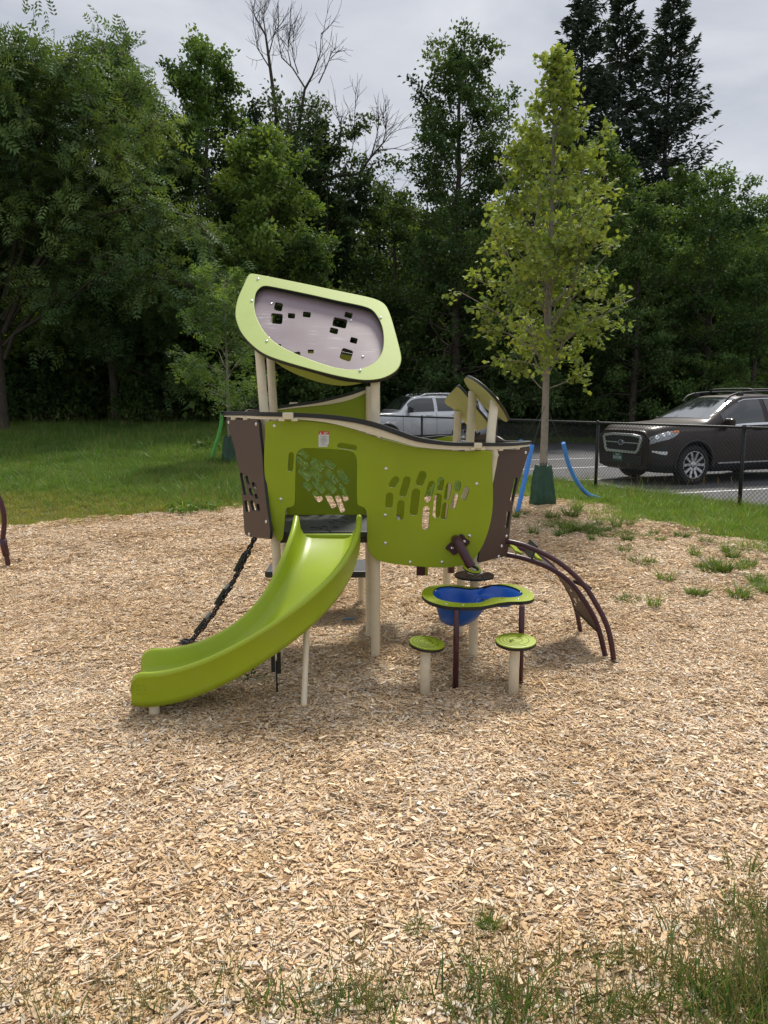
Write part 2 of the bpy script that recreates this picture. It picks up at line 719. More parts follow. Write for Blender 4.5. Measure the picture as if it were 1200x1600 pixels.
def chip_bed_material():
    m, nt, out = new_mat('packed_wood_chips')
    L = nt.links.new
    b = nt.nodes.new('ShaderNodeBsdfPrincipled')
    L(b.outputs[0], out.inputs[0])
    geo = nt.nodes.new('ShaderNodeNewGeometry')
    mp = nt.nodes.new('ShaderNodeMapping')
    mp.inputs['Scale'].default_value = (1.0, 2.2, 1.0)
    L(geo.outputs['Position'], mp.inputs[0])
    vo = nd(nt, 'ShaderNodeTexVoronoi', Scale=38.0)
    L(mp.outputs[0], vo.inputs['Vector'])
    rp = nt.nodes.new('ShaderNodeValToRGB')
    els = rp.color_ramp.elements
    els[0].position = 0.0; els[0].color = (0.30, 0.19, 0.10, 1)
    els[1].position = 1.0; els[1].color = (0.55, 0.46, 0.36, 1)
    e = els.new(0.45); e.color = (0.47, 0.34, 0.21, 1)
    e = els.new(0.75); e.color = (0.52, 0.41, 0.28, 1)
    s = nt.nodes.new('ShaderNodeSeparateColor')
    L(vo.outputs['Color'], s.inputs[0])
    L(s.outputs[0], rp.inputs[0])
    L(rp.outputs[0], b.inputs['Base Color'])
    b.inputs['Roughness'].default_value = 0.9
    bp = nd(nt, 'ShaderNodeBump', Strength=1.0, Distance=0.02)
    L(vo.outputs['Distance'], bp.inputs['Height'])
    L(bp.outputs[0], b.inputs['Normal'])
    return m


def flat_sheet(name, poly, z, mat, label, zf=None):
    bm = bmesh.new()
    vs = [bm.verts.new((p[0], p[1], 0)) for p in poly]
    bm.faces.new(vs)
    bmesh.ops.triangulate(bm, faces=bm.faces[:])
    bmesh.ops.subdivide_edges(bm, edges=[e for e in bm.edges if e.calc_length() > 1.2], cuts=6, use_grid_fill=True)
    for v in bm.verts:
        v.co.z = z + (zf(v.co.x, v.co.y) if zf else 0)
    bmesh.ops.recalc_face_normals(bm, faces=bm.faces[:])
    me = bpy.data.meshes.new(name)
    bm.to_mesh(me); bm.free()
    for p in me.polygons:
        if p.normal.z < 0:
            p.flip()
    o = link(name, me, None, mat)
    tag(o, label, None, None, 'structure')
    return o


def smooth_poly(poly, jitter, seed):
    r = np.random.default_rng(seed)
    P = np.array(poly, float)
    out = []
    for i in range(len(P)):
        a, b = P[i], P[(i + 1) % len(P)]
        l = np.linalg.norm(b - a)
        k = max(1, int(l / 0.25))
        for j in range(k):
            q = a + (b - a) * j / k
            out.append(q + r.normal(size=2) * jitter)
    return np.array(out)


def bed_h(x, y):
    return 0.012 * np.sin(1.7 * x + 0.6) * np.cos(1.3 * y) + 0.010 * np.sin(3.1 * x - 2.2 * y) + gz(x, y)


flat_sheet('wood_chip_bed', smooth_poly(CHIPS, 0.09, 3), -0.006, chip_bed_material(), 'bed of loose tan wood chips under the play structure', lambda x, y: float(bed_h(x, y)))

# car park
asph, nt, out = new_mat('asphalt')
L = nt.links.new
b = nt.nodes.new('ShaderNodeBsdfPrincipled'); L(b.outputs[0], out.inputs[0])
geo = nt.nodes.new('ShaderNodeNewGeometry')
n = nd(nt, 'ShaderNodeTexNoise', Scale=0.7, Detail=6.0, Roughness=0.6); L(geo.outputs['Position'], n.inputs['Vector'])
n2 = nd(nt, 'ShaderNodeTexNoise', Scale=120.0, Detail=3.0); L(geo.outputs['Position'], n2.inputs['Vector'])
g = mask_mix(nt, L, maprange(nt, L, n.outputs['Fac'], 0.3, 0.7), (0.055, 0.055, 0.06), (0.085, 0.085, 0.09))
g = mask_mix(nt, L, maprange(nt, L, n2.outputs['Fac'], 0.4, 0.75, 0, 0.5), g, (0.14, 0.14, 0.14))
L(g, b.inputs['Base Color']); b.inputs['Roughness'].default_value = 0.8
bp = nd(nt, 'ShaderNodeBump', Strength=0.4, Distance=0.01); L(n2.outputs['Fac'], bp.inputs['Height']); L(bp.outputs[0], b.inputs['Normal'])
e0 = FA - FD * 14 + FN * 0.28
e1 = FA + FD * 16.2 + FN * 0.28
pk = [e0, e0 + FN * 40, np.array([40, 27.5]), np.array([14, 29.5]), np.array([6, 30.3]), np.array([2, 30.8]), e1 + FD * 3.3]
flat_sheet('parking_lot', smooth_poly(pk, 0.03, 5), -0.012, asph, 'dark asphalt parking lot beyond the fence')

PAINT = principled('line_paint', (0.72, 0.72, 0.70), 0.7, var=0.12, scale=9, dirt=0.7, dirtcol=(0.12, 0.12, 0.12))
SD = np.array([0.940, 0.342])
SN = np.array([-SD[1], SD[0]])
for k in range(6):
    q = np.array([4.87, 13.47]) + FD * 2.62 * k
    a = q + SD * (0.12 if k else 0.0)
    ln = 5.2
    mb = MB()
    pts = [a - SN * .05, a + SD * ln - SN * .05, a + SD * ln + SN * .05, a + SN * .05]
    mb.add([(p[0], p[1], -0.006) for p in pts], [(0, 1, 2, 3)])
    o = mb.build('parking_line', PAINT)
    tag(o, None, None, 'white parking bay lines', 'structure')

# ------------------------------------------------------------------ loose chips
CHIPM = None


def chip_world(nt, src):
    L = nt.links.new
    geo = nt.nodes.new('ShaderNodeNewGeometry')
    n = nd(nt, 'ShaderNodeTexNoise', Scale=0.9, Detail=5.0, Roughness=0.6)
    L(geo.outputs['Position'], n.inputs['Vector'])
    m = nd(nt, 'ShaderNodeVectorMath', _operation='MULTIPLY')
    L(src, m.inputs[0])
    L(mask_mix(nt, L, maprange(nt, L, n.outputs['Fac'], 0.35, 0.65), (0.90, 0.82, 0.70), (1.10, 1.10, 1.11)), m.inputs[1])
    return m.outputs[0]


CHIPM = tint_mat('loose_wood_chip', 0.85, 0.0, 0.25, 0.12, worldvar=chip_world)
CHIP_COL = np.array([(0.72, 0.54, 0.34), (0.66, 0.48, 0.29), (0.79, 0.66, 0.49), (0.58, 0.43, 0.29), (0.74, 0.64, 0.52), (0.42, 0.27, 0.15), (0.80, 0.73, 0.63), (0.60, 0.57, 0.54), (0.24, 0.15, 0.085), (0.70, 0.54, 0.38)])
CHIP_COL = CHIP_COL * np.array([0.95, 0.945, 0.925])
CHIP_W = np.array([4, 3, 3, 3, 2, 2, 1.6, 1.2, 1.0, 3]); CHIP_W = CHIP_W / CHIP_W.sum()


def chip_clump(seed, n=120, rad=0.10, size=1.0):
    r = np.random.default_rng(seed)
    V, T, C = [], [], []
    base = np.array([(-1, -1, -1), (1, -1, -1), (1, 1, -1), (-1, 1, -1), (-1, -1, 1), (1, -1, 1), (1, 1, 1), (-1, 1, 1)], float)
    tri = np.array([(4, 5, 6), (4, 6, 7), (0, 1, 5), (0, 5, 4), (1, 2, 6), (1, 6, 5), (2, 3, 7), (2, 7, 6), (3, 0, 4), (3, 4, 7)])
    for i in range(n):
        l = min(.060, r.gamma(2.8, 0.0060) + 0.006) * size
        w = l * r.uniform(.09, .24) if r.random() < .64 else min(l, .030 * size) * r.uniform(.28, .70)
        t = r.uniform(0.0006, 0.0015)
        p = base * np.array([l / 2, w / 2, t])
        # irregular ends
        p[:, 0] += np.tile(r.normal(size=4) * l * .13, 2)
        p[:, 1] *= np.tile(r.uniform(.45, 1.1, size=4), 2)
        yaw, pit, rol = r.uniform(0, 2 * PI), r.normal() * .15, r.normal() * .20
        M = np.array(Matrix.Rotation(yaw, 3, 'Z') @ Matrix.Rotation(pit, 3, 'Y') @ Matrix.Rotation(rol, 3, 'X'))
        a, rr = r.uniform(0, 2 * PI), rad * math.sqrt(r.random())
        c = np.array([rr * math.cos(a), rr * math.sin(a), r.uniform(0.0, 0.014)])
        T.append(tri + 8 * i)
        V.append(p @ M.T + c)
        C.append(np.tile(CHIP_COL[r.choice(10, p=CHIP_W)] * r.uniform(.8, 1.15), (8, 1)))
    return mesh_np('chip_clump', np.concatenate(V), np.concatenate(T), np.concatenate(C))


chip_src = [source('chip_clump', chip_clump(100 + i), CHIPM) for i in range(8)]


def jgrid(x0, x1, y0, y1, c, r):
    gx, gy = np.meshgrid(np.arange(x0, x1, c), np.arange(y0, y1, c))
    P = np.stack([gx.ravel(), gy.ravel()], 1)
    return P + r.uniform(-.5, .5, size=P.shape) * c * 1.1


P1_ = jgrid(-5, 5, 1.2, 6.6, 0.060, rng)
P1_ = P1_[(np.abs(P1_[:, 0]) < 0.56 * P1_[:, 1] + 1.0)]
P2_ = jgrid(-9, 7, 6.6, 13.5, 0.085, rng)
P2_ = P2_[(np.abs(P2_[:, 0]) < 0.56 * P2_[:, 1] + 1.2)]
s1 = np.full(len(P1_), .86); s2 = np.full(len(P2_), 1.15)
PC = np.concatenate([P1_, P2_]); SCL = np.concatenate([s1, s2])
ok = pip(PC + rng.normal(size=PC.shape) * np.where(PC[:, 1:] > 6, .11, .05), CHIPS)
PC, SCL = PC[ok], SCL[ok]
near = PC[:, 1] < 3.2
SCL = SCL * rng.uniform(.85, 1.2, len(SCL)) * np.where(near, 1.05, 1.0)
n = len(PC)
scatter('wood_chips', np.column_stack([PC, bed_h(PC[:, 0], PC[:, 1]) + rng.uniform(-.004, .008, n)]),
        np.column_stack([rng.normal(size=n) * .08, rng.normal(size=n) * .08, rng.uniform(0, 2 * PI, n)]), SCL, rng.integers(0, 8, n), chip_src,
        'loose tan and grey wood chips covering the play area')
# ------------------------------------------------------------------ play structure
LIME = principled('lime_board', (0.29, 0.368, 0.005), 0.40, dirt=0.16, dirtcol=(0.30, 0.31, 0.12), var=0.06, scale=3, spec=0.45, bump=0.15, bscale=400)
LIMEB = principled('lime_back_board', (0.25, 0.33, 0.006), 0.42, var=0.05, scale=3, spec=0.4, bump=0.15, bscale=400)
LIMEC = principled('sheen_lime_canopy_board', (0.42, 0.525, 0.12), 0.5, var=0.05, scale=5, spec=0.5, bump=0.15, bscale=400)  # lime board, paled by sky sheen put into the base colour
LIMES = principled('lime_slide_plastic', (0.33, 0.435, 0.016), 0.36, dirt=0.28, dirtcol=(0.36, 0.38, 0.14), var=0.07, scale=2.5, spec=0.5)
EDGE = principled('black_board_core', (0.012, 0.013, 0.012), 0.5, var=0.2)
BROWN = principled('brown_board', (0.085, 0.050, 0.036), 0.45, var=0.06, scale=3, bump=0.15, bscale=400)
MAUVE = None
TAN = principled('tan_powder_coat', (0.74, 0.65, 0.48), 0.42, var=0.05, scale=8, dirt=0.2, dirtcol=(0.35, 0.28, 0.19))
PURPLE = principled('plum_powder_coat', (0.055, 0.014, 0.022), 0.33, var=0.08, scale=8)
BLACK = principled('black_rubber', (0.018, 0.020, 0.020), 0.55, var=0.2, scale=12, dirt=0.2, dirtcol=(0.10, 0.09, 0.07))
DECK = principled('dark_coated_deck', (0.030, 0.033, 0.036), 0.5, var=0.15, scale=10, dirt=0.4, dirtcol=(0.12, 0.11, 0.10))
STEEL = principled('bolt_steel', (0.75, 0.74, 0.72), 0.22, metal=1.0, var=0.05)
BLUE = principled('blue_bowl_plastic', (0.008, 0.095, 0.43), 0.36, var=0.06, scale=4)


def mauve_material():
    m, nt, out = new_mat('mauve_scuffed_board')
    L = nt.links.new
    b = nt.nodes.new('ShaderNodeBsdfPrincipled'); L(b.outputs[0], out.inputs[0])
    geo = nt.nodes.new('ShaderNodeNewGeometry')
    mp = nt.nodes.new('ShaderNodeMapping')
    mp.inputs['Rotation'].default_value = (0.3, 0.5, 0.2)
    mp.inputs['Scale'].default_value = (5, 60, 60)
    L(geo.outputs['Position'], mp.inputs[0])
    n = nd(nt, 'ShaderNodeTexNoise', Scale=1.0, Detail=5.0, Roughness=0.6, Distortion=0.6); L(mp.outputs[0], n.inputs['Vector'])
    n2 = nd(nt, 'ShaderNodeTexNoise', Scale=3.0, Detail=3.0); L(geo.outputs['Position'], n2.inputs['Vector'])
    ml = nd(nt, 'ShaderNodeMath', _operation='MULTIPLY')
    L(maprange(nt, L, n.outputs['Fac'], 0.56, 0.70), ml.inputs[0]); L(maprange(nt, L, n2.outputs['Fac'], 0.45, 0.65), ml.inputs[1])
    L(mask_mix(nt, L, ml.outputs[0], (0.23, 0.165, 0.18), (0.48, 0.43, 0.44)), b.inputs['Base Color'])
    L(maprange(nt, L, n2.outputs['Fac'], 0.3, 0.7, 0.30, 0.42), b.inputs['Roughness'])
    b.inputs['Specular IOR Level'].default_value = 0.9
    return m


MAUVE = mauve_material()
PS = thing('play_structure', (0, 5.0, 0), 'lime green toddler play structure with curved slide, tilted canopy and tan posts on wood chips', 'playground equipment')


def bolt_mesh(r=0.011):
    mb = MB()
    prof = [(0.0, r * .62), (r * .45, r * .58), (r * .8, r * .4), (r, r * .12), (r * 1.05, 0.0), (r * 1.05, -0.004)]
    mb.lathe(prof[::-1], 12)
    mb.add([(r * .3 * math.cos(a), r * .3 * math.sin(a), r * .64) for a in np.arange(6) * PI / 3], [tuple(range(6))])
    me = bpy.data.meshes.new('bolt')
    me.from_pydata(mb.v, [], mb.f)
    me.polygons.foreach_set('use_smooth', mb.sm + [False] * (len(mb.f) - len(mb.sm)))
    me.materials.append(STEEL)
    return me


BOLT = bolt_mesh()


def bolts(plane, pxlist, parent, h=0.0, scale=1.0):
    for (u, v) in pxlist:
        a = plane.px(u, v)
        w = plane.world(a[0], a[1], h) - org(parent)
        o = bpy.data.objects.new('bolt', BOLT)
        COL.objects.link(o)
        o.parent = parent
        o.location = [float(c) for c in w]
        M = plane.mat().to_3x3() @ Matrix.Rotation(random.uniform(0, 6), 3, 'Z')
        o.rotation_euler = M.to_euler()
        o.scale = (scale,) * 3


def bend_post(pts, r=0.028, name='post', mat=TAN, parent=PS, n=16):
    P = crom(pts, 8, closed=False)
    mb = MB()
    mb.tube(P, r, n)
    return mb.build(name, mat, parent)


# --- canopy plane first (the posts run up to it)
CAN = Plane(ony(500, 515, 4.95), (0.05, -0.66, 0.75))


def can_z(x, y, h=-0.02):
    n = CAN.n
    q = CAN.p + n * h
    return q[2] - (n[0] * (x - q[0]) + n[1] * (y - q[1])) / n[2]


p1 = np.array([-0.052, 4.672, 0.0])
bend_post([p1 - [0, 0, .1], [p1[0], p1[1], 1.0], [p1[0], p1[1], can_z(p1[0], p1[1])]])
p2 = np.array([-0.098, 5.40, 0.0])
bend_post([p2 - [0, 0, .1], [p2[0], p2[1], 1.0], [p2[0], p2[1], 1.70]])
bend_post([[-0.096, 5.06, -.1], [-0.096, 5.06, .5], [-0.096, 5.06, .78]])
a = ony(432.5, 870, 4.665); t = onplane(404.5, 541, CAN.p - CAN.n * .02, CAN.n)
bend_post([[a[0], 4.665, -.1], [a[0], 4.665, .45], [a[0] - .005, 4.665, .75], [a[0] * .45 + t[0] * .55, 4.665 * .45 + t[1] * .55, 1.33], t])
b4 = ony(428, 648, 5.40); t4 = ony(423, 566, 5.42)
q = t4 + (t4 - b4) * 1.6
q[2] = min(q[2], can_z(q[0], q[1]))
bend_post([[b4[0] + .06, 5.40, -.1], [b4[0] + .06, 5.40, .5], [b4[0] + .05, 5.40, .8], b4, t4, q])
bend_post([[0.559, 4.682, -.1], [0.559, 4.682, .4], [0.567, 4.682, .72], ony(771, 712, 4.69), ony(766.5, 690, 4.69), ony(772.0, 632, 4.80), ony(772.6, 625.5, 4.84)])
bend_post([[0.524, 5.15, -.1], [0.524, 5.15, .4], [0.535, 5.15, .74], ony(734.5, 688, 5.15), ony(738.5, 611, 5.15)])
bend_post([[0.466, 5.62, -.1], [0.466, 5.62, .4], [0.475, 5.62, .74], ony(713.0, 690, 5.60), ony(716, 642, 5.60)])
bend_post([[-0.181, 6.05, -.1], [-0.181, 6.05, .15], [-0.181, 6.05, .33]])
bend_post([[-0.80, 6.0, -.1], [-0.80, 6.0, .15], [-0.80, 6.0, .33]])

# --- canopy
c1 = lambda Ls: [(340 + x / 3.529, 400 + y / 3.529) for x, y in Ls]
outer = c1([(190, 105), (400, 145), (640, 195), (850, 240), (915, 270), (945, 315), (975, 410), (1012, 560), (1005, 612), (972, 652), (900, 685), (800, 693), (650, 668), (450, 615), (320, 575), (250, 545), (190, 500), (140, 445), (112, 392), (98, 330), (110, 250), (148, 160), (168, 118)])
inner = c1([(245, 178), (285, 176), (500, 220), (660, 256), (800, 286), (852, 308), (890, 360), (910, 420), (913, 500), (895, 560), (850, 605), (780, 632), (700, 632), (600, 610), (450, 555), (340, 500), (270, 440), (222, 360), (204, 290), (212, 215)])
O2 = crom(CAN.pxs(outer), 5); I2 = crom(CAN.pxs(inner), 5)
canopy = plate('canopy', CAN, O2, [I2], 0.026, [LIMEC, EDGE], PS, bevel=0.004)
hole_px = [rrect2((x, y), l, w, R(a_), .18) for x, y, l, w, a_ in
           ((334, 260, 44, 44, 12), (324, 326, 64, 56, 5), (406, 310, 38, 27, 5), (491, 303, 42, 29, 6), (674, 349, 76, 50, 12), (641, 393, 44, 30, 14), (722, 306, 42, 30, 14), (751, 446, 38, 30, 14), (710, 525, 62, 62, 18), (513, 507, 32, 20, 0), (420, 530, 72, 34, -10), (327, 480, 44, 24, -6), (652, 625, 40, 30, 10))]
sk = []
for hp in hole_px:
    sk.append(CAN.pxs(c1(hp)))
cI = I2.mean(0)
M2 = cI + (I2 - cI) * 1.13
# keep only holes well inside the sheet
sk = [h_ for h_ in sk if pip(h_, M2).all()]
shade = plate('shade_panel', CAN, M2, sk, 0.014, [MAUVE, EDGE], canopy, h=-0.034, bevel=0.002)
bolts(CAN, c1([(190, 257), (272, 478), (785, 641), (898, 350), (223, 137)]), canopy, 0.013, 0.9)
bolts(CAN, c1([(294, 242), (279, 433), (737, 335), (801, 535)]), shade, -0.027, 0.8)
# rear slope of the roof, seen as a lip below the front one
RP = Plane(ony(510, 600, 5.72), (0.05, 0.50, 0.86))
ro = RP.pxs([(408, 538), (470, 540), (560, 556), (598, 566), (596, 580), (575, 594), (540, 601), (505, 597), (470, 586), (440, 571), (415, 550)])
plate('rear_canopy', RP, crom(ro, 5), [], 0.02, [LIMEB, EDGE], PS)

# --- front board
FR = Plane((0, 4.615, 1.0), (0, -1, 0))
front_px = [(417, 659), (437, 658), (475, 658), (510, 661), (545, 668), (580, 680), (615, 690), (650, 698), (690, 703), (730, 705), (766, 704), (768.5, 725), (770, 760), (769.5, 795), (764, 825), (754, 852), (740, 873), (725, 882), (705, 886), (680, 886.5), (640, 883.5), (605, 879), (591, 875), (581, 868), (575, 857), (573.6, 845), (573.2, 815), (572.8, 801), (570.5, 795), (566, 791.5), (561, 790), (558.3, 786), (557.6, 770), (557.8, 740), (557.8, 722), (556, 713), (551, 707), (543, 704), (520, 702), (495, 700.5), (478, 700.3), (470, 702), (465, 707), (463, 716), (462, 750), (461.2, 785), (459, 790), (455, 792), (450, 793), (447, 797), (446, 806), (444.5, 825), (442.8, 839), (441, 843.5), (437.5, 845.3), (433.5, 843.5), (430, 836), (424.5, 815), (419, 790), (415.5, 762), (413, 728), (413.2, 700), (415, 679)]
c3 = lambda x, y: (560 + x / 4.286, 580 + y / 4.286)
c2 = lambda x, y: (340 + x / 4.615, 620 + y / 4.615)
caps3 = [((250, 725), (226, 757), 22), ((325, 727), (298, 818), 23), ((430, 692), (410, 743), 25), ((209, 835), (204, 893), 23), ((285, 886), (278, 973), 23), ((385, 811), (370, 940), 26), ((490, 756), (463, 855), 22), ((552, 730), (545, 780), 21), ((455, 922), (447, 1038), 23), ((533, 842), (519, 958), 24), ((605, 767), (591, 843), 19), ((582, 900), (571, 972), 20), ((666, 752), (661, 783), 20), ((651, 836), (634, 903), 18), ((722, 792), (706, 843), 19)]
holes = []
for a_, b_, r_ in caps3:
    holes.append(FR.pxs([tuple(q) for q in capsule2(c3(*a_), c3(*b_), r_ / 4.286)]))
for a_, b_, r_ in (((534, 418), (526, 520), 18), ((884, 352), (985, 367), 19)):
    holes.append(FR.pxs([tuple(q) for q in capsule2(c2(*a_), c2(*b_), r_ / 4.615)]))
front = plate('front_panel', FR, crom(FR.pxs(front_px), 3), holes, 0.019, [LIME, EDGE], PS, bevel=0.002)
bolts(FR, [c3(*q) for q in ((185, 652), (180, 963), (180, 1150), (346, 1277), (559, 1277), (743, 1101), (791, 753))] + [c2(412, 210), c2(457, 738)], front, 0.0095)

# warning sticker on the board
st = MB()
WH = principled('sticker_paper', (0.62, 0.62, 0.60), 0.6, var=0.03)
RED = principled('sticker_red', (0.50, 0.03, 0.03), 0.5, var=0.03)
INK = principled('sticker_ink', (0.16, 0.16, 0.17), 0.6, var=0.03)
INK2 = principled('sticker_white_ink', (0.75, 0.7, 0.68), 0.6, var=0.03)


def on_front(u, v, h):
    q = FR.px(u, v)
    return FR.world(q[0], q[1], h)


s7 = lambda x, y: (470 + x / 13.333, 660 + y / 13.333)
H0 = 0.0105
st.add([on_front(*s7(x, y), H0) for x, y in ((374, 250), (372, 508), (560, 510), (562, 455), (585, 450), (590, 250))], [tuple(range(6))], 0)
st.add([on_front(*s7(x, y), H0) for x, y in ((384, 182), (376, 250), (590, 250), (594, 186))], [(0, 1, 2, 3)], 1)
for y0, xa, xb in ((290, 415, 548), (308, 440, 528), (335, 420, 545), (352, 415, 550), (370, 425, 540), (388, 405, 560), (418, 420, 535), (434, 450, 510), (468, 415, 545)):
    x = xa
    while x < xb:
        w_ = random.uniform(10, 30)
        st.add([on_front(*s7(a_, b_), H0 + .0006) for a_, b_ in ((x, y0 - 4), (x, y0 + 4), (min(xb, x + w_), y0 + 4), (min(xb, x + w_), y0 - 4))], [(0, 1, 2, 3)], 2)
        x += w_ + 6
for y0, xa, xb in ((208, 480, 565), (232, 480, 548)):
    x = xa
    while x < xb:
        st.add([on_front(*s7(a_, b_), H0 + .0006) for a_, b_ in ((x, y0 - 8), (x, y0 + 8), (x + 9, y0 + 8), (x + 9, y0 - 8))], [(0, 1, 2, 3)], 3)
        x += 14
st.add([on_front(*s7(a_, b_), H0 + .0006) for a_, b_ in ((415, 200), (396, 238), (438, 238))], [(0, 1, 2)], 3)
st.build('warning_sticker', [WH, RED, INK, INK2], front)

# --- back boards
BK = Plane((0, 5.43, 1.0), (0, -1, 0))
back_px = [(436, 638), (470, 634), (505, 628), (540, 619), (572, 607), (576, 608), (577, 700), (577, 808), (540, 812), (470, 812), (440, 808), (434, 780), (430, 720), (430, 660)]
br = [(618, 415, 85, 50, 40), (612, 468, 108, 50, 45), (720, 488, 112, 54, 36), (812, 482, 88, 44, 36), (628, 555, 112, 46, 42), (707, 552, 118, 52, 40), (825, 572, 116, 48, 46), (908, 570, 116, 46, 52), (648, 640, 76, 46, 40), (730, 645, 112, 46, 43), (812, 645, 112, 46, 46), (720, 717, 88, 46, 52), (817, 750, 112, 44, 62), (883, 770, 128, 40, 70), (915, 702, 100, 38, 74), (888, 640, 36, 30, 60)]
bh = [BK.pxs([c2(*q) for q in rrect2((x, y), l, w, R(a_), .32)]) for x, y, l, w, a_ in br]
back = plate('back_panel', BK, crom(BK.pxs(back_px), 4), bh, 0.019, [LIMEB, EDGE], PS, bevel=0.002)
BK2 = Plane((0, 5.66, 1.0), (0, -1, 0))
b2 = [(592, 690), (640, 690), (672, 687), (695, 682.5), (711, 681), (714, 690), (707, 712), (694, 735), (676, 757), (662, 778), (655, 800), (648, 830), (640, 858), (620, 866), (596, 862)]
plate('back_panel', BK2, crom(BK2.pxs(b2), 4), [], 0.019, [LIMEB, EDGE], PS, bevel=0.002)
b3 = [(684, 762), (692, 748), (700, 752), (699, 790), (695, 820), (684, 822), (680, 800)]
plate('back_panel', BK2, crom(BK2.pxs(b3), 4), [], 0.019, [LIMEB, EDGE], PS, h=0.03, bevel=0.002)

# --- brown end boards: they close the boat-shaped plan towards the two ends
eL = ony(411, 750, 4.63); eLo = ony(366, 700, 4.98)
nL = norm(np.cross(eLo - eL, (0, 0, 1)));  nL = nL if nL[1] < 0 else -nL
LB = Plane(eL, nL)
lb_px = [(355, 656), (380, 656), (404.5, 656.5), (408, 680), (411.5, 710), (414.5, 750), (418.5, 787), (422, 812), (424.2, 830), (423.6, 841), (420, 842), (400, 839.5), (388, 837.3), (384.5, 833), (382.5, 810), (381, 785), (377, 744), (372, 718), (366, 692), (359, 668)]
l5 = lambda x, y: (320 + x / 6.958, 630 + y / 6.958)
lh = [LB.pxs([tuple(q) for q in capsule2(l5(*a_), l5(*b_), r_ / 6.958)]) for a_, b_, r_ in (((415, 775), (455, 985), 19), ((472, 805), (492, 865), 17), ((542, 875), (562, 915), 17), ((512, 940), (530, 985), 20), ((570, 1000), (582, 1035), 15), ((465, 1075), (480, 1165), 21), ((528, 1075), (548, 1150), 21), ((590, 1105), (602, 1160), 15))]
lbp = plate('end_panel', LB, crom(LB.pxs(lb_px), 3), lh, 0.019, [BROWN, EDGE], PS, bevel=0.002)
bolts(LB, [l5(274, 207), l5(573, 227), l5(683, 1287), l5(497, 1423)], lbp, 0.0095)
eR = ony(746, 800, 4.648); eRo = ony(828, 760, 5.02)
nR = norm(np.cross(eRo - eR, (0, 0, 1)));  nR = nR if nR[1] < 0 else -nR
RB = Plane(eR, nR)
rb_px = [(771.5, 704), (800, 702), (826, 699.5), (822, 713), (816.5, 731), (808, 757), (801, 784), (797, 808), (794.8, 830), (792.5, 857), (790.5, 866), (786, 869.5), (770, 873), (752, 878), (746, 877), (748, 860), (764, 800), (768, 760), (769.5, 725)]
rh = [RB.pxs([tuple(q) for q in capsule2(c3(*a_), c3(*b_), r_ / 4.286)]) for a_, b_, r_ in (((1048, 722), (1019, 862), 10), ((997, 946), (985, 1043), 10))]
rbp = plate('end_panel', RB, crom(RB.pxs(rb_px), 3), rh, 0.019, [BROWN, EDGE], PS, bevel=0.002)
bolts(RB, [c3(924, 562), c3(1112, 545), c3(984, 1104), c3(952, 1170), c3(932, 1240)], rbp, 0.0095)


# far side end boards, closing the hull behind
def far_end(e0_, e1_, z0, z1a, z1b):
    n_ = norm(np.cross(np.array(e1_) - np.array(e0_), (0, 0, 1)))
    pl = Plane(e0_, n_, xhint=np.array(e1_) - np.array(e0_))
    l_ = np.linalg.norm(np.array(e1_) - np.array(e0_))
    z_ = e0_[2]
    sg = 1 if pl.y[2] > 0 else -1
    o2 = [(0, sg * (z0 - z_)), (l_ * .22, sg * (z0 + .02 - z_)), (l_ * .45, sg * (1.0 - z_)), (l_ * .8, sg * (z1b - z_)), (0, sg * (z1a - z_))]
    return plate('end_panel', pl, crom(o2, 3), [], 0.019, [BROWN, EDGE], PS, bevel=0.002)


far_end((-0.76, 5.44, 1.0), (-1.03, 5.12, 1.0), 0.64, 1.46, 1.50)
far_end((0.62, 5.62, 1.0), (0.90, 5.14, 1.0), 0.64, 1.30, 1.32)


# --- rails (black cap over tan lip) following the board tops
def rail_strip(name, rows, mat, width, inward):
    """rows: (u, v_top, v_bottom, Y); a bar of real width running inwards"""
    top = crom([ony(u, v0, Y) for u, v0, v1, Y in rows], 6, closed=False)
    bot = crom([ony(u, v1, Y) for u, v0, v1, Y in rows], 6, closed=False)
    off = np.array([0, inward * width, 0])
    ring = np.stack([top, top + off, bot + off, bot], 1)
    mb = MB()
    mb.grid(ring, 0, True, closed=True)
    k = len(top)
    o = 0
    mb.f += [(0, 1, 2, 3), tuple((k - 1) * 4 + j for j in (3, 2, 1, 0))]; mb.m += [0, 0]; mb.sm += [False, False]
    me = mb.build(name, mat, PS)
    md = me.modifiers.new('edge_split', 'EDGE_SPLIT'); md.split_angle = R(40)
    return me


fr_black = [(346, 643, 649, 5.06), (375, 643, 649, 4.86), (405, 643.8, 650, 4.64), (440, 644.5, 650.8, 4.57), (470, 645.5, 651.7, 4.56), (513, 648, 654.8, 4.555), (557, 653.6, 661, 4.55), (589, 661, 669, 4.55), (618, 672 - 1, 679, 4.55), (653, 683, 690, 4.55), (700, 690.5, 696, 4.56), (747, 692, 697, 4.58), (793, 692, 696.8, 4.72), (815, 691, 695.5, 4.88), (831, 689.5, 694, 5.04)]
fr_tan = [(350, 649.3, 651, 5.05), (375, 649.3, 652.5, 4.87), (405, 650.3, 655, 4.65), (440, 651.1, 655, 4.58), (470, 652, 655.6, 4.57), (513, 655.1, 660.5, 4.565), (557, 661.3, 671.5, 4.56), (589, 669.3, 681, 4.56), (618, 679.3, 689, 4.56), (653, 690.3, 698, 4.56), (700, 696.3, 702.5, 4.57), (747, 697.3, 703, 4.59), (793, 697.1, 701.5, 4.73), (812, 696, 699.5, 4.87), (828, 694.3, 697, 5.02)]
rail_strip('rail_cap', fr_black, BLACK, 0.06, 1)
rail_strip('rail', fr_tan, TAN, 0.05, 1)
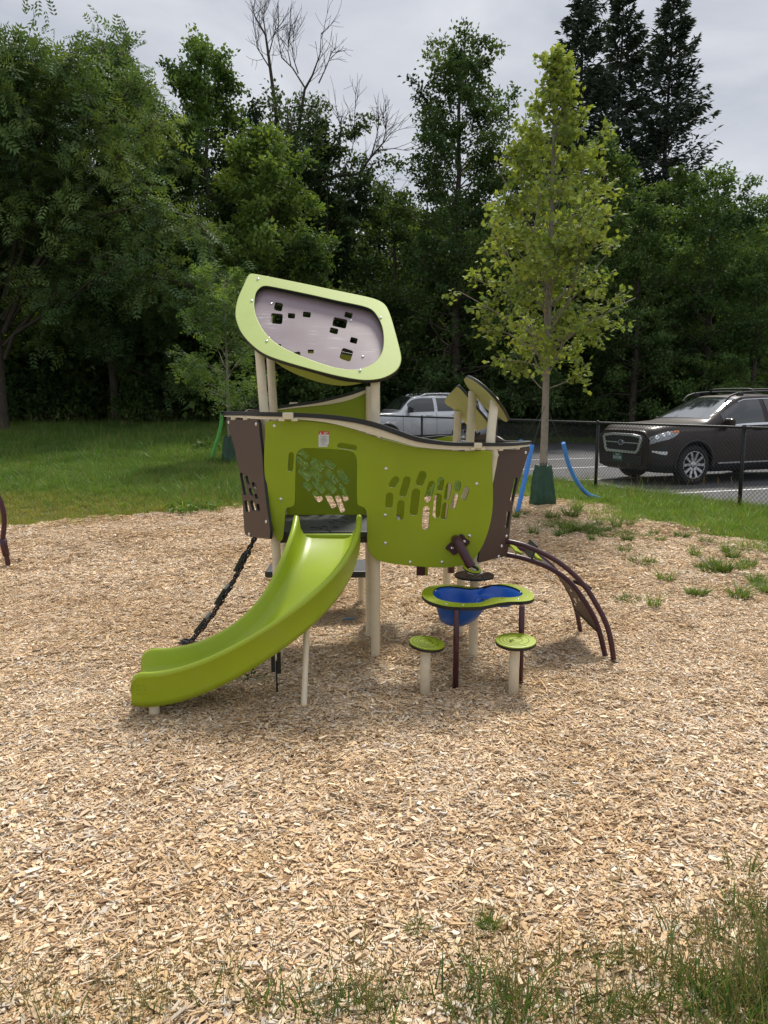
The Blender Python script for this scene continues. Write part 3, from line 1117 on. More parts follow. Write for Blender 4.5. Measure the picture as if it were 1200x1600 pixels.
bk_black = [(347, 643.3, 646, 5.07), (380, 640.5, 644, 5.28), (410, 637.2, 641, 5.44), (440, 633.6, 637.6, 5.46), (470, 629.5, 633.5, 5.46), (499, 625.3, 629.3, 5.46), (538, 616, 620.3, 5.46), (560, 609, 613.5, 5.46), (583, 600.5, 605, 5.46)]
bk_tan = [(420, 641, 643, 5.45), (460, 635.5, 637.5, 5.45), (499, 629.6, 633.5, 5.45), (530, 622.5, 629, 5.45), (555, 615.5, 622, 5.45), (582, 605.3, 609, 5.45)]
rail_strip('rail_cap', bk_black, BLACK, -0.05, 1)
rail_strip('rail', bk_tan, TAN, -0.04, 1)
rail_strip('rail_cap', [(640, 686.5, 688.5, 5.66), (690, 680.8, 683.3, 5.66), (716, 684, 686.5, 5.64), (760, 688, 690.5, 5.40), (800, 689.2, 691.7, 5.2), (829, 689.2, 691.8, 5.06)], BLACK, 0.05, 1)

for (u, v, Y, w_, h_) in ((450, 650, 4.545, .062, .040), (747, 696.5, 4.55, .046, .034), (459, 632, 5.43, .06, .03)):
    c = ony(u, v, Y)
    mb = MB()
    mb.box(c, (w_, .03, h_), bev=.006)
    for dx in (-.6, .6):
        mb.box((c[0] + dx * w_, c[1] + .004, c[2] - h_ * .55), (w_ * .6, .024, h_ * .42), bev=.004)
    mb.build('rail_clamp', TAN, PS)
for (u, v, Y) in ((365, 653.5, 4.95), (384, 653.5, 4.80), (782, 701.5, 4.70), (808, 699.5, 4.86)):
    c = ony(u, v, Y)
    MB().box(c, (.03, .03, .022), bev=.004).build('rail_bracket', TAN, PS)

# --- decks
dk = MB()
dk.box((-0.30, 5.03, .792), (.82, .72, .036), bev=.006)
MB().box((.55, 5.12, .792), (.17, .80, .036), bev=.006).build('deck', DECK, PS)
deck = dk.build('deck', DECK, PS)
sl_ = MB()
for x, y, l_, a_ in ((690, 943, 40, 5), (735, 945, 34, 30), (800, 965, 40, 40), (850, 940, 40, 5), (820, 905, 40, 25), (855, 895, 36, 30), (905, 900, 38, 30), (930, 878, 30, 40), (770, 935, 40, 5), (900, 870, 28, 35)):
    u0, v0 = c2(x, y)
    a3 = onz(u0 - l_ / 9.2 * math.cos(R(a_)), v0 - l_ / 9.2 * math.sin(R(a_)) * .5, .8115)
    b3_ = onz(u0 + l_ / 9.2 * math.cos(R(a_)), v0 + l_ / 9.2 * math.sin(R(a_)) * .5, .8115)
    sl_.tube([a3, (a3 + b3_) / 2, b3_], .004, 5)
sl_.build_each('drain_slot', EDGE, deck)
MB().box((-0.30, 4.72, .752), (.78, .035, .036), bev=.004).box((-0.30, 5.34, .752), (.78, .035, .036), bev=.004).build_each('deck_beam', principled('brown_beam', (0.05, 0.03, 0.024), .5), PS)
step = MB().box((-.48, 5.80, .335), (.80, .44, .05), bev=.012).build('step', DECK, PS)
c = ony(659, 891, 5.35)
mb = MB(); mb.box(c, (.075, .05, .07), bev=.006); mb.box((c[0] + .032, c[1] - .028, c[2]), (.02, .01, .06), mi=1)
mb.build('deck_bracket', [PURPLE, LIMEB], PS)
c = ony(705, 880, 5.45)
MB().tube([(c[0], c[1], .38), (c[0], c[1], .6), (c[0], c[1], .78)], .026, 12).build('deck_support', PURPLE, PS)

# --- slide
SP_ = [-0.3391, 4.6191, 0.7916, -0.2931, 3.8391, 0.5455, -0.9158, 3.9530, 0.0301, -1.2950, 3.8870, 0.1251, 0.3832, 0.138, 0.1435, 0.0355]
T = np.unique(np.concatenate([np.linspace(0, 1, 60), np.linspace(0, .06, 8), np.linspace(.955, 1, 12)]))
c0, c1_, c2_, c3_ = [np.array(SP_[i:i + 3]) for i in (0, 3, 6, 9)]
m = 1 - T
Cn = (m**3)[:, None] * c0 + 3 * (m * m * T)[:, None] * c1_ + 3 * (m * T * T)[:, None] * c2_ + (T**3)[:, None] * c3_
d = 3 * ((m**2)[:, None] * (c1_ - c0) + 2 * (m * T)[:, None] * (c2_ - c1_) + (T**2)[:, None] * (c3_ - c2_))
d[:, 2] = 0
d /= np.linalg.norm(d, axis=1)[:, None]
lat = np.stack([-d[:, 1], d[:, 0], 0 * T], 1)
arc = np.concatenate([[0], np.cumsum(np.linalg.norm(np.diff(Cn, axis=0), axis=1))])
w2 = SP_[12] / 2
rows = []
for i in range(len(T)):
    h = SP_[13] + (SP_[14] - SP_[13]) * T[i]
    de = arc[-1] - arc[i]
    r_ = .075
    if de < r_:
        h = h - r_ + math.sqrt(max(0, r_ * r_ - (r_ - de) ** 2)) * 1.0
        h = max(h, .05)
    ds = arc[i]
    if ds < .035:
        h = h - .035 + math.sqrt(max(0, .035**2 - (.035 - ds) ** 2))
    tilt = 0.0
    prof = [(w2 - .006, -.036), (w2 + .004, .0), (w2 + .006, h - .028), (w2 + .012, h - .022), (w2 + .014, h - .010), (w2 + .008, h + .002), (w2 - .004, h + .005), (w2 - .016, h - .001), (w2 - .020, h - .014), (w2 - .028, h * .45), (w2 - .042, .022), (w2 - .065, .006), (w2 * .5, .001), (0, 0)]
    full = prof + [(-x, z) for x, z in prof[:-1][::-1]]
    full += [(-w2 * .6, -.040), (0, -.042), (w2 * .6, -.040)]
    rows.append([Cn[i] + lat[i] * s_ + np.array([0, 0, z]) for s_, z in full])
mb = MB()
mb.grid(rows, 0, True, closed=True)
k = len(rows[0])
for base, rev in ((0, False), ((len(rows) - 1) * k, True)):
    # end caps as strips between the inner and lower outline
    up_ = list(range(0, 27)); lo = [0, 29, 28, 27, 26]
    ring = [base + j for j in range(k)]
    mb.f.append(tuple(ring[::-1] if rev else ring)); mb.m.append(0); mb.sm.append(False)
slide = mb.build('slide', LIMES, PS)
# top lip between the rails, and moulded marks on the near wall
q = Cn[0]
MB().box((q[0], q[1] - .004, q[2] + .004), (.30, .03, .022), bev=.007).build('slide_lip', LIMES, slide)
i_ = int(len(T) * .80)
mk = MB()
for dz in (-.02, 0.0, .02):
    for j in range(3):
        pa = Cn[i_ + j * 3] + lat[i_ + j * 3] * (w2 + .0065) + np.array([0, 0, .055 + dz])
        pb = Cn[i_ + j * 3 + 2] + lat[i_ + j * 3 + 2] * (w2 + .0065) + np.array([0, 0, .055 + dz])
        mk.tube([pa, (pa + pb) / 2, pb], .0022, 5)
mk.build_each('moulded_mark', LIMES, slide)
q = onz(241, 1122, 0)
MB().tube([(q[0], q[1] + .01, -.1), (q[0], q[1] + .01, .05), (q[0], q[1] + .02, .095)], .027, 14).build('slide_leg', TAN, slide)
q = onz(473, 1115, 0)
jj = min(range(len(T)), key=lambda i: abs(Cn[i][0] - q[0] + .012))
bend_post([(q[0], q[1], -.1), (q[0], q[1] * .55 + Cn[jj][1] * .45, (Cn[jj][2] - .135) * .45), (q[0], Cn[jj][1], Cn[jj][2] - .035)], .0165, 'slide_leg', TAN, slide)
q = onz(433, 1088, 0)
MB().tube([(q[0], q[1], -.05), (q[0], q[1], .1), (q[0], q[1], .2)], .005, 6).box((q[0] - .018, q[1], .19), (.020, .012, .10)).box((q[0] + .014, q[1], .19), (.020, .012, .12)).build('ground_anchor', BLACK, PS)

# --- plum tube with ring and round tray
TP = Plane(FR.p + FR.n * .016, FR.n)
dp = crom(TP.pxs([c3(690, 1090), c3(722, 1118), c3(748, 1146), c3(700, 1190), c3(642, 1231), c3(612, 1208), c3(583, 1180), c3(640, 1130)]), 4)
tp = plate('tube_flange', TP, dp, [], 0.012, [PURPLE, PURPLE], PS, bevel=0.003, edge=False)
bolts(TP, [c3(708, 1140), c3(627, 1184)], tp, .006, .9)
tb = MB()
tp_pts = [ony(*c3(650, 1128), 4.60), ony(*c3(664, 1140), 4.55), ony(*c3(690, 1190), 4.51), ony(*c3(722, 1250), 4.49), ony(*c3(757, 1312), 4.475)]
tb.tube(crom(tp_pts, 6, closed=False), .0285, 16)
tb.build('spout_tube', PURPLE, PS)
e_ = tp_pts[-1]; dirn = norm(tp_pts[-1] - tp_pts[-2])
rg = MB()
RM = Vector(norm(np.array([.25, -.25, 1.0]))).to_track_quat('Z', 'Y').to_matrix().to_4x4()
RM.translation = Vector(ony(737.5, 888.5, 4.47))
rg.lathe([(.030, -.006), (.056, -.006), (.056, .001)], 28, RM, 1, False)
rg.lathe([(.056, .001), (.055, .006), (.042, .0062)], 28, RM, 0, False)
rg.lathe([(.042, .0062), (.040, .0062), (.030, .004), (.030, -.006)], 28, RM, 1, False)
rg.build('spout_ring', [LIME, EDGE], PS)
tc_ = ony(741, 899.5, 4.63)
tcz = tc_[2]
TRY = Plane((tc_[0], tc_[1], tcz), (0, 0, 1))
circ = lambda r, n_=40, cx=0, cy=0: np.array([(cx + r * math.cos(2 * PI * i / n_), cy + r * math.sin(2 * PI * i / n_)) for i in range(n_)])
hl = [circ(.011, 10, -.01 + .034 * i - (.017 if j % 2 else 0) - .02, -.075 + .028 * j) for j in range(3) for i in range(3)]
hl.append(circ(.0288, 20, 0.559 + .004 - tc_[0], 4.682 - tc_[1]))
plate('round_tray', TRY, circ(.121), hl, 0.016, [BROWN, EDGE], PS, bevel=.003)
MB().lathe([(.05, 0.0085), (.045, .016), (.03, .03), (.0285, .04)], 16, Matrix.Translation((.563, 4.682, tcz))).build('tray_collar', TAN, PS)

# --- little roof plates on the right-hand posts
f4 = lambda x, y: (560 + x / 4, 560 + y / 4)
UNDER = principled('pale_olive_underside', (0.50, 0.53, 0.22), 0.5, var=0.05, scale=5)
FPl = Plane(ony(739, 609, 5.15), (.70, .05, .70))
Fo = FPl.pxs([f4(*q) for q in ((666, 132), (672, 116), (692, 114), (760, 156), (840, 230), (900, 308), (938, 376), (924, 390), (880, 360), (812, 316), (766, 266), (702, 192))])
plate('small_canopy', FPl, crom(Fo, 4), [], .020, [LIMEC, EDGE, UNDER], PS, bevel=.003)
GPl = Plane(ony(716, 640, 5.60), (.60, .34, .72))
Go = GPl.pxs([f4(*q) for q in ((543, 262), (556, 236), (595, 195), (622, 170), (650, 192), (690, 240), (750, 318), (812, 395), (806, 424), (735, 448), (690, 418), (650, 372), (600, 312), (556, 284))])
plate('small_canopy', GPl, crom(Go, 4), [], .022, [LIMEC, EDGE, UNDER], PS, bevel=.003)
print('F plane Y range', [round(float(FPl.world(*q)[1]), 2) for q in Fo], 'c', onplane(771, 634, FPl.p, FPl.n)[1])
print('G plane Y range', [round(float(GPl.world(*q)[1]), 2) for q in Go])

# --- arched climber on the right
c5 = lambda x, y: (600 + x / 3.158, 820 + y / 3.158)


def arc_pts(lst, Ya, Yb):
    us = [q[0] for q in lst]
    return [ony(u, v, Ya + (Yb - Ya) * (u - us[0]) / (us[-1] - us[0])) for u, v in lst]


Ap = arc_pts([c5(570, 72), c5(590, 78), c5(680, 98), c5(760, 130), c5(830, 165), c5(880, 198), c5(925, 235), c5(965, 274), c5(1010, 330), c5(1050, 397), c5(1085, 462), c5(1110, 530), c5(1126, 610), c5(1135, 690)], 4.86, 4.574)
Bp = arc_pts([c5(570, 138), c5(600, 146), c5(660, 158), c5(720, 175), c5(785, 198), c5(840, 226), c5(890, 260), c5(930, 298), c5(975, 355), c5(1010, 410), c5(1040, 465), c5(1062, 525), c5(1080, 595), c5(1095, 665)], 4.90, 4.669)
Ap[-1] = Ap[-1] * 1.0; Bp[-1] = Bp[-1] * 1.0
for L_ in (Ap, Bp):
    L_.append(L_[-1] + norm(L_[-1] - L_[-2]) * .1)
A3 = crom(Ap, 5, closed=False); B3 = crom(Bp, 5, closed=False)
MB().tube(A3, .0165, 12).build('climber_rail', PURPLE, PS)
MB().tube(B3, .0165, 12).build('climber_rail', PURPLE, PS)
B3s = B3[::1]
off = np.array([[-.02 * min(1, i / len(B3s)), .40 + .17 * i / len(B3s), 0] for i in range(len(B3s))])
C3 = B3s + off
MB().tube(C3, .0155, 12).build('climber_rail', PURPLE, PS)
s0, s1 = int(len(B3) * .30), int(len(B3) * .79)
gr = []
for t in np.linspace(.05, .95, 9):
    gr.append(B3[s0:s1] * (1 - t) + C3[s0:s1] * t)
gr = np.array(gr)
n_ = np.array([-.5, 0, -.6]) * .014
mb = MB(); mb.grid(gr, 0, True); mb.grid(gr + n_, 0, True)
mb.tube(np.array([gr[i][0] + n_ * .5 for i in range(9)]), .010, 6)
mb.tube(np.array([gr[i][-1] + n_ * .5 for i in range(9)]), .012, 6)
cp = mb.build('climber_panel', principled('dark_brown_panel', (0.040, 0.022, 0.018), 0.6), PS)
dm = MB()
for i in range(10):
    a_, b_ = rng.uniform(.15, .85), rng.integers(s0 + 3, s1 - 3)
    q = B3[b_] * (1 - a_) + C3[b_] * a_ + n_ * 1.1
    dm.lathe([(0, .004), (.010, .003), (.012, -.003)], 8, Matrix.Translation(Vector(q)) @ Vector((-.6, -.2, -.6)).to_track_quat('Z', 'Y').to_matrix().to_4x4())
dm.build_each('climber_rivet', STEEL, cp)
# foothold pads: seen edge-on
q = ony(*c5(1000, 315), 4.70)
mb = MB()
RM = Vector((.45, 0.25, .9)).to_track_quat('Z', 'Y').to_matrix().to_4x4(); RM.translation = Vector(q + np.array([0, .1, .0]))
mb.lathe([(0, .008), (.060, .007), (.066, 0), (.060, -.007), (0, -.008)], 20, RM)
mb.build('climber_foothold', DECK, PS)
q = ony(*c5(740, 135), 4.84)
mb = MB(); mb.box(q + np.array([0, .10, 0]), (.012, .24, .10), Matrix.Rotation(R(22), 4, 'Y'), bev=.004)
mb.build('climber_foothold', DECK, PS)
for x, y, l_ in ((650, 122, 44), (752, 155, 36)):
    q = ony(*c5(x, y), 4.98)
    MB().box(q, (l_ / 900, .22, .016), Matrix.Rotation(R(24), 4, 'Y'), bev=.005).build('climber_rung', LIME, PS)
mb = MB(); q = ony(*c5(585, 108), 4.855)
mb.box(q, (.018, .05, .12), bev=.005)
mb.build('climber_flange', PURPLE, PS)

# --- hanging chain ladder on the left
chp = [l5(512, 1462), l5(470, 1590)]
cc = lambda x, y: (250 + x / 5.519, 820 + y / 5.519)
pa = [cc(815, 95), cc(790, 170), cc(745, 270), cc(700, 360), cc(650, 455), cc(600, 545), cc(540, 640), cc(485, 730), cc(420, 820), cc(350, 910), cc(280, 985), cc(215, 1030), cc(150, 1065)]
lad3 = crom([ony(u, v, 4.93 + .06 * i / 12) for i, (u, v) in enumerate(pa)], 8, closed=False)
lad3[:, 2] = np.maximum(lad3[:, 2], .012)
seg = np.concatenate([[0], np.cumsum(np.linalg.norm(np.diff(lad3, axis=0), axis=1))])


def along(s_):
    return np.array([np.interp(s_, seg, lad3[:, i]) for i in range(3)])


lad = MB()
s_ = 0.0; k = 0
while s_ < seg[-1] - .02:
    for dy in (-.022, .03):
        c = along(s_) + np.array([0.004 * math.sin(k * 1.7), dy, 0]); dirv = norm(along(s_ + .02) - along(s_))
        # one oval link
        side = norm(np.cross(dirv, (0, 1, 0))) if k % 2 else np.array([0, 1.0, 0])
        ringp = [c + dirv * (.021 * math.cos(t)) + side * (.0115 * math.sin(t)) for t in np.linspace(0, 2 * PI, 11)]
        lad.tube(ringp, .0052, 6, cap=False)
    s_ += .027; k += 1
ladder = lad.build('chain_ladder', BLACK, PS)
for fs in (.22, .50, .76):
    c = along(seg[-1] * fs); dirv = norm(along(seg[-1] * fs + .03) - along(seg[-1] * fs - .03))
    side = norm(np.cross(dirv, (0, 1, 0)))
    if side[2] < 0: side = -side
    M = Matrix(((dirv[0], 0, side[0], 0), (dirv[1], 1, side[1], 0), (dirv[2], 0, side[2], 0), (0, 0, 0, 1)))
    MB().box(c + side * .022 + np.array([0, .06, 0]), (.13, .16, .022), M, bev=.005).build('ladder_rung', principled('ladder_rung_rubber', (.02, .032, .024), .55), PS)

# ------------------------------------------------------------------ bowl table
q1 = onz(712, 1081, 0); q2 = onz(813, 1073, 0)
TB = thing('sand_table', ((q1[0] + q2[0]) / 2, 4.35, 0), 'lime sand table with sunken blue kidney bowl and two plum legs', 'play table')
TZ = 0.49
TT = Plane((0.6, 4.35, TZ), (0.0, -0.03, 1))
g3 = lambda x, y: (640 + x / 5.4545, 880 + y / 5.4545)
to = [g3(*q) for q in ((103, 255), (130, 215), (190, 192), (290, 183), (400, 186), (500, 200), (590, 205), (670, 190), (760, 176), (860, 177), (950, 200), (1030, 240), (1060, 280), (1045, 310), (970, 325), (860, 328), (770, 338), (690, 355), (600, 370), (480, 374), (350, 370), (240, 350), (150, 315), (115, 285))]
ti = [g3(*q) for q in ((198, 248), (225, 215), (300, 196), (400, 200), (500, 214), (590, 208), (660, 190), (740, 182), (830, 190), (910, 215), (955, 245), (960, 268), (920, 285), (840, 292), (760, 290), (700, 295), (650, 315), (590, 335), (480, 340), (370, 332), (270, 312), (215, 283))]
TO = crom(TT.pxs(to), 4); TI = crom(TT.pxs(ti), 4)
table_top = plate_cut('table_top', TT, TO, [TI], .020, [LIME, EDGE], TB, h=-.010)
bowl = MB()
cb = TI.mean(0)
deep = TT.px(*g3(400, 268))
shal = TT.px(*g3(800, 240))


def bowl_depth(q, f_):
    d1 = np.linalg.norm((q - deep) / np.array([.165, .165]))
    d2 = np.linalg.norm((q - shal) / np.array([.17, .14]))
    e1 = max(0.0, 1 - d1 ** 2) ** .62
    e2 = max(0.0, 1 - d2 ** 2) ** .6
    edge = sstep(min(1.0, max(0, 1 - f_) / .22))
    return -(.010 + .030 * edge + .140 * e1 * edge + .035 * e2 * edge)


rows = []
for f_ in (1.05, 1.02, .99, .97, .94, .90, .85, .78, .70, .60, .48, .35, .20, .06):
    row = []
    for p in TI:
        q = deep * .65 + cb * .35
        q = q + (p - q) * f_
        dz = -.018 if f_ > 1.03 else -.005 if f_ > 1 else bowl_depth(q, f_)
        row.append(TT.world(q[0], q[1], dz))
    rows.append(row)
bowl.grid(rows, 0, True, closed=True)
bowl.grid([[np.array(q) + np.array([0, 0, -.005]) for q in r_] for r_ in rows[2:][::-1]], 0, True, closed=True)
bowl.build('bowl', BLUE, TB)
for q, yy in ((q1, 0), (q2, 0)):
    MB().tube([(q[0], q[1] + .012, -.1), (q[0], q[1] + .012, .3), (q[0], q[1] + .012, TZ - .0215)], .0165, 14).build('leg', PURPLE, TB)
bolts(TT, [g3(*q) for q in ((222, 232), (945, 248), (455, 355), (315, 345), (925, 308), (1000, 287))], table_top, .0, .5)


# ------------------------------------------------------------------ stools
def stool(q, cx, cz, r_, tilt, label):
    t = thing('stool', (q[0], q[1], 0), label, 'stool', 'toddler stools at the sand table')
    MB().tube([(q[0], q[1], -.1), (q[0], q[1], .15), (q[0] + .004, q[1], cz - .012)], .0285, 18).build('pedestal', TAN, t)
    M = Matrix.Translation((cx, q[1], cz)) @ Matrix.Rotation(tilt, 4, 'Y') @ Matrix.Rotation(R(4), 4, 'X')
    s_ = MB()
    s_.lathe([(0, -.012), (r_ * .99, -.012), (r_, -.008), (r_, .004)], 40, M, 1, False)
    s_.lathe([(r_, .004), (r_ * .985, .009), (r_ * .9, .010), (0, .010)], 40, M, 0, False)
    seat = s_.build('seat', [LIME, EDGE], t)
    g_ = MB()
    for rr, a0, a1 in ((.82, .3, 5.2), (.64, 2.0, 6.9), (.47, .9, 5.0), (.32, 2.8, 7.5), (.18, .2, 4.0)):
        pts = [M @ Vector((r_ * rr * math.cos(a_), r_ * rr * math.sin(a_), .0098)) for a_ in np.linspace(a0, a1, 36)]
        g_.tube([tuple(p) for p in pts], .0015, 5)
    g_.build_each('groove', EDGE, seat)
    u_ = MB(); u_.lathe([(.0285, -.012), (r_ * .75, -.012), (r_ * .72, -.02), (.03, -.026)], 28, M)
    u_.build('seat_plate', TAN, t)
    return t


ql = onz(664, 1086, 0); qr = onz(802, 1087, 0)
stool(ql, ony(667, 1006, ql[1])[0], ony(667, 1006, ql[1])[2], .097, R(6), 'lime stool with seat tilted to the right, under the deep end of the blue bowl')
stool(qr, ony(806, 1002.5, qr[1])[0], ony(806, 1002.5, qr[1])[2], .110, R(-1), 'larger lime stool with a dry leaf on its seat, beside the thin plum leg')

# ------------------------------------------------------------------ small litter
DRY = principled('dry_leaf', (0.14, 0.065, 0.03), .8, var=.2, scale=60)


def dry_leaf(p, s_, label, seed):
    r = np.random.default_rng(seed)
    mb = MB()
    k = 9
    c = [(0, 0, .004)]
    ringp = []
    for i in range(k):
        t = 2 * PI * i / k
        rr = s_ * (1.0 if i % 2 else .5) * r.uniform(.8, 1.1)
        ringp.append((rr * math.cos(t), rr * .7 * math.sin(t), .004 + s_ * r.uniform(-.02, .5)))
    V = [(x + p[0], y + p[1], z + p[2]) for x, y, z in c + ringp]
    mb.add(V, [(0, 1 + i, 1 + (i + 1) % k) for i in range(k)])
    mb.add([(x, y, z + .0015) for x, y, z in V], [(0, 1 + (i + 1) % k, 1 + i) for i in range(k)])
    mb.tube([V[0], (p[0] + s_ * .8, p[1] + .01, p[2] + s_ * .5), (p[0] + s_ * 1.5, p[1], p[2] + s_ * .3)], .0012, 4)
    o = mb.build('dry_leaf', DRY)
    tag(o, label, 'leaf')
    ORG[o.name] = np.zeros(3)


w_ = TT.px(*g3(628, 325)); dry_leaf(TT.world(w_[0], w_[1], .003), .018, 'curled brown leaf on the lime rim beside the blue bowl', 1)
w_ = TT.px(*g3(790, 300)); dry_leaf(TT.world(w_[0], w_[1], .003), .010, 'small brown leaf scrap on the narrow waist of the lime rim', 2)
q = ony(798, 1003, qr[1] - .02); dry_leaf((q[0], q[1], ony(806, 1002.5, qr[1])[2] + .008), .013, 'little brown leaf lying on the larger lime stool seat', 3)
q = onz(545, 972, 0)
mb = MB(); mb.box((q[0], q[1], .026), (.085, .022, .006), Matrix.Rotation(R(14), 4, 'Z') @ Matrix.Rotation(R(8), 4, 'X'), bev=.002)
tag(mb.build('plastic_scrap', principled('pale_blue_plastic', (.12, .26, .40), .4)), 'pale blue plastic scrap on shaded wood chips under the deck', 'scrap')

# plum tube frame cut by the left edge of the photo
lt = thing('spring_toy', onz(14, 885, 0), 'plum tube play frame standing on wood chips at the lawn edge, left of the slide', 'playground equipment')
pts = [ony(u, v, 7.42) for u, v in ((14.5, 890), (10, 868), (6, 852), (4.5, 842), (6.0, 828), (6.5, 812), (4, 795), (-2, 778), (-14, 758), (-34, 744), (-60, 740), (-86, 748), (-104, 766), (-112, 790), (-112, 815), (-108, 842), (-112, 868), (-118, 890))]
p = crom(pts, 5, closed=False)
MB().tube(p, .024, 12).build('frame', PURPLE, lt)
c = ony(5.5, 852, 7.42)
MB().tube([pts[1], pts[2], pts[3]], .034, 12).build('collar', PURPLE, lt)
MB().tube([pts[-2], pts[-3], pts[-4]], .034, 12).build('collar', PURPLE, lt)
# ------------------------------------------------------------------ chain link fence
FENCE = principled('black_fence_coating', (0.014, 0.015, 0.015), 0.45, var=0.2, scale=20)
fence = thing('chain_link_fence', (FA[0], FA[1], 0), 'black chain link fence between the grass strip and the parking lot', 'fence')
KS = range(-2, 6)
FH = 1.21
for k in KS:
    p = fence_pt(k)
    z = float(gz(p[0], p[1]))
    mb = MB().tube([(p[0], p[1], z - .1), (p[0], p[1], z + .6), (p[0], p[1], z + FH)], .030, 12)
    mb.lathe([(.034, FH - .03), (.036, FH + .01), (.030, FH + .035), (.0, FH + .045)], 12, Matrix.Translation((p[0], p[1], z)))
    mb.build('post', FENCE, fence)
a, b_ = fence_pt(-2), fence_pt(5)
MB().tube([(a[0], a[1], FH), ((a[0] + b_[0]) / 2, (a[1] + b_[1]) / 2, FH), (b_[0], b_[1], FH)], .021, 10).build('top_rail', FENCE, fence)
MB().tube([(a[0], a[1], .05), ((a[0] + b_[0]) / 2, (a[1] + b_[1]) / 2, .05), (b_[0], b_[1], .05)], .004, 5).build('tension_wire', FENCE, fence)
LEN = 21.0
V, Tt = [], []
H0_, H1_ = 0.04, FH + .035
step_ = 0.072
hh = H1_ - H0_
r_ = .0028
cnt = 0
base = fence_pt(-2)
side = np.array([FN[0], FN[1], 0]) * -0.026
for sgn in (1, -1):
    s0_ = -hh
    while s0_ < LEN:
        s_a, s_b = s0_, s0_ + hh
        za, zb = (H0_, H1_)
        if sgn < 0:
            s_a, s_b = s0_ + hh, s0_
        # clip to fence length
        def at(s_, z_):
            q = base + FD * s_
            return np.array([q[0], q[1], z_]) + side
        A_, B_ = np.array([s_a, za]), np.array([s_b, zb])
        lo_, hi_ = 0.0, 1.0
        ds = B_[0] - A_[0]
        for lim, sg in ((0, 1), (LEN, -1)):
            t_ = (lim - A_[0]) / ds
            if sg * ds > 0: lo_ = max(lo_, t_)
            else: hi_ = min(hi_, t_)
        if hi_ > lo_:
            P_, Q_ = A_ + (B_ - A_) * lo_, A_ + (B_ - A_) * hi_
            p, q = at(*P_), at(*Q_)
            dv = norm(q - p); a1 = norm(np.cross(dv, (FN[0], FN[1], 0))); a2 = np.cross(dv, a1)
            o = len(V)
            offs = a2 * (0.0022 * sgn)
            for e in (p, q):
                for j in range(3):
                    t_ = 2 * PI * j / 3
                    V.append(e + offs + r_ * (a1 * math.cos(t_) + a2 * math.sin(t_)))
            for j in range(3):
                j2 = (j + 1) % 3
                Tt += [(o + j, o + j2, o + 3 + j2), (o + j, o + 3 + j2, o + 3 + j)]
        s0_ += step_
me = mesh_np('wire_mesh', np.array(V) - org(fence), np.array(Tt))
link('wire_mesh', me, fence, FENCE)

# ------------------------------------------------------------------ cars
GLASS = principled('car_glass', (0.012, 0.016, 0.016), 0.03, var=0.02, spec=0.9, coat=0.6)
TYRE = principled('tyre_rubber', (0.014, 0.014, 0.015), 0.8, var=0.15, scale=20)
TRIM = principled('black_car_trim', (0.016, 0.016, 0.017), 0.5, var=0.1)
CHROME = principled('chrome_trim', (0.80, 0.81, 0.83), 0.32, metal=0.85, var=0.02)
ALLOY = principled('machined_alloy', (0.55, 0.55, 0.56), 0.28, metal=0.9, var=0.04)
ALLOYD = principled('dark_alloy', (0.03, 0.03, 0.033), 0.4, metal=0.4, var=0.05)
LAMP = principled('lamp_lens', (0.36, 0.37, 0.40), 0.10, metal=0.3, var=0.25, scale=30, coat=1.0)
AMBER = principled('amber_lens', (0.55, 0.16, 0.03), 0.15, var=0.05, coat=1.0)
REDL = principled('red_lens', (0.30, 0.01, 0.01), 0.15, var=0.05, coat=1.0)
PLATE = principled('green_number_plate', (0.03, 0.11, 0.07), 0.45, var=0.05)


WSH = principled('windscreen_glass', (0.03, 0.037, 0.037), 0.03, var=0.02, spec=1.0, coat=1.0)
for n_ in WSH.node_tree.nodes:
    if n_.type == 'BSDF_PRINCIPLED':
        n_.inputs['Coat IOR'].default_value = 2.3


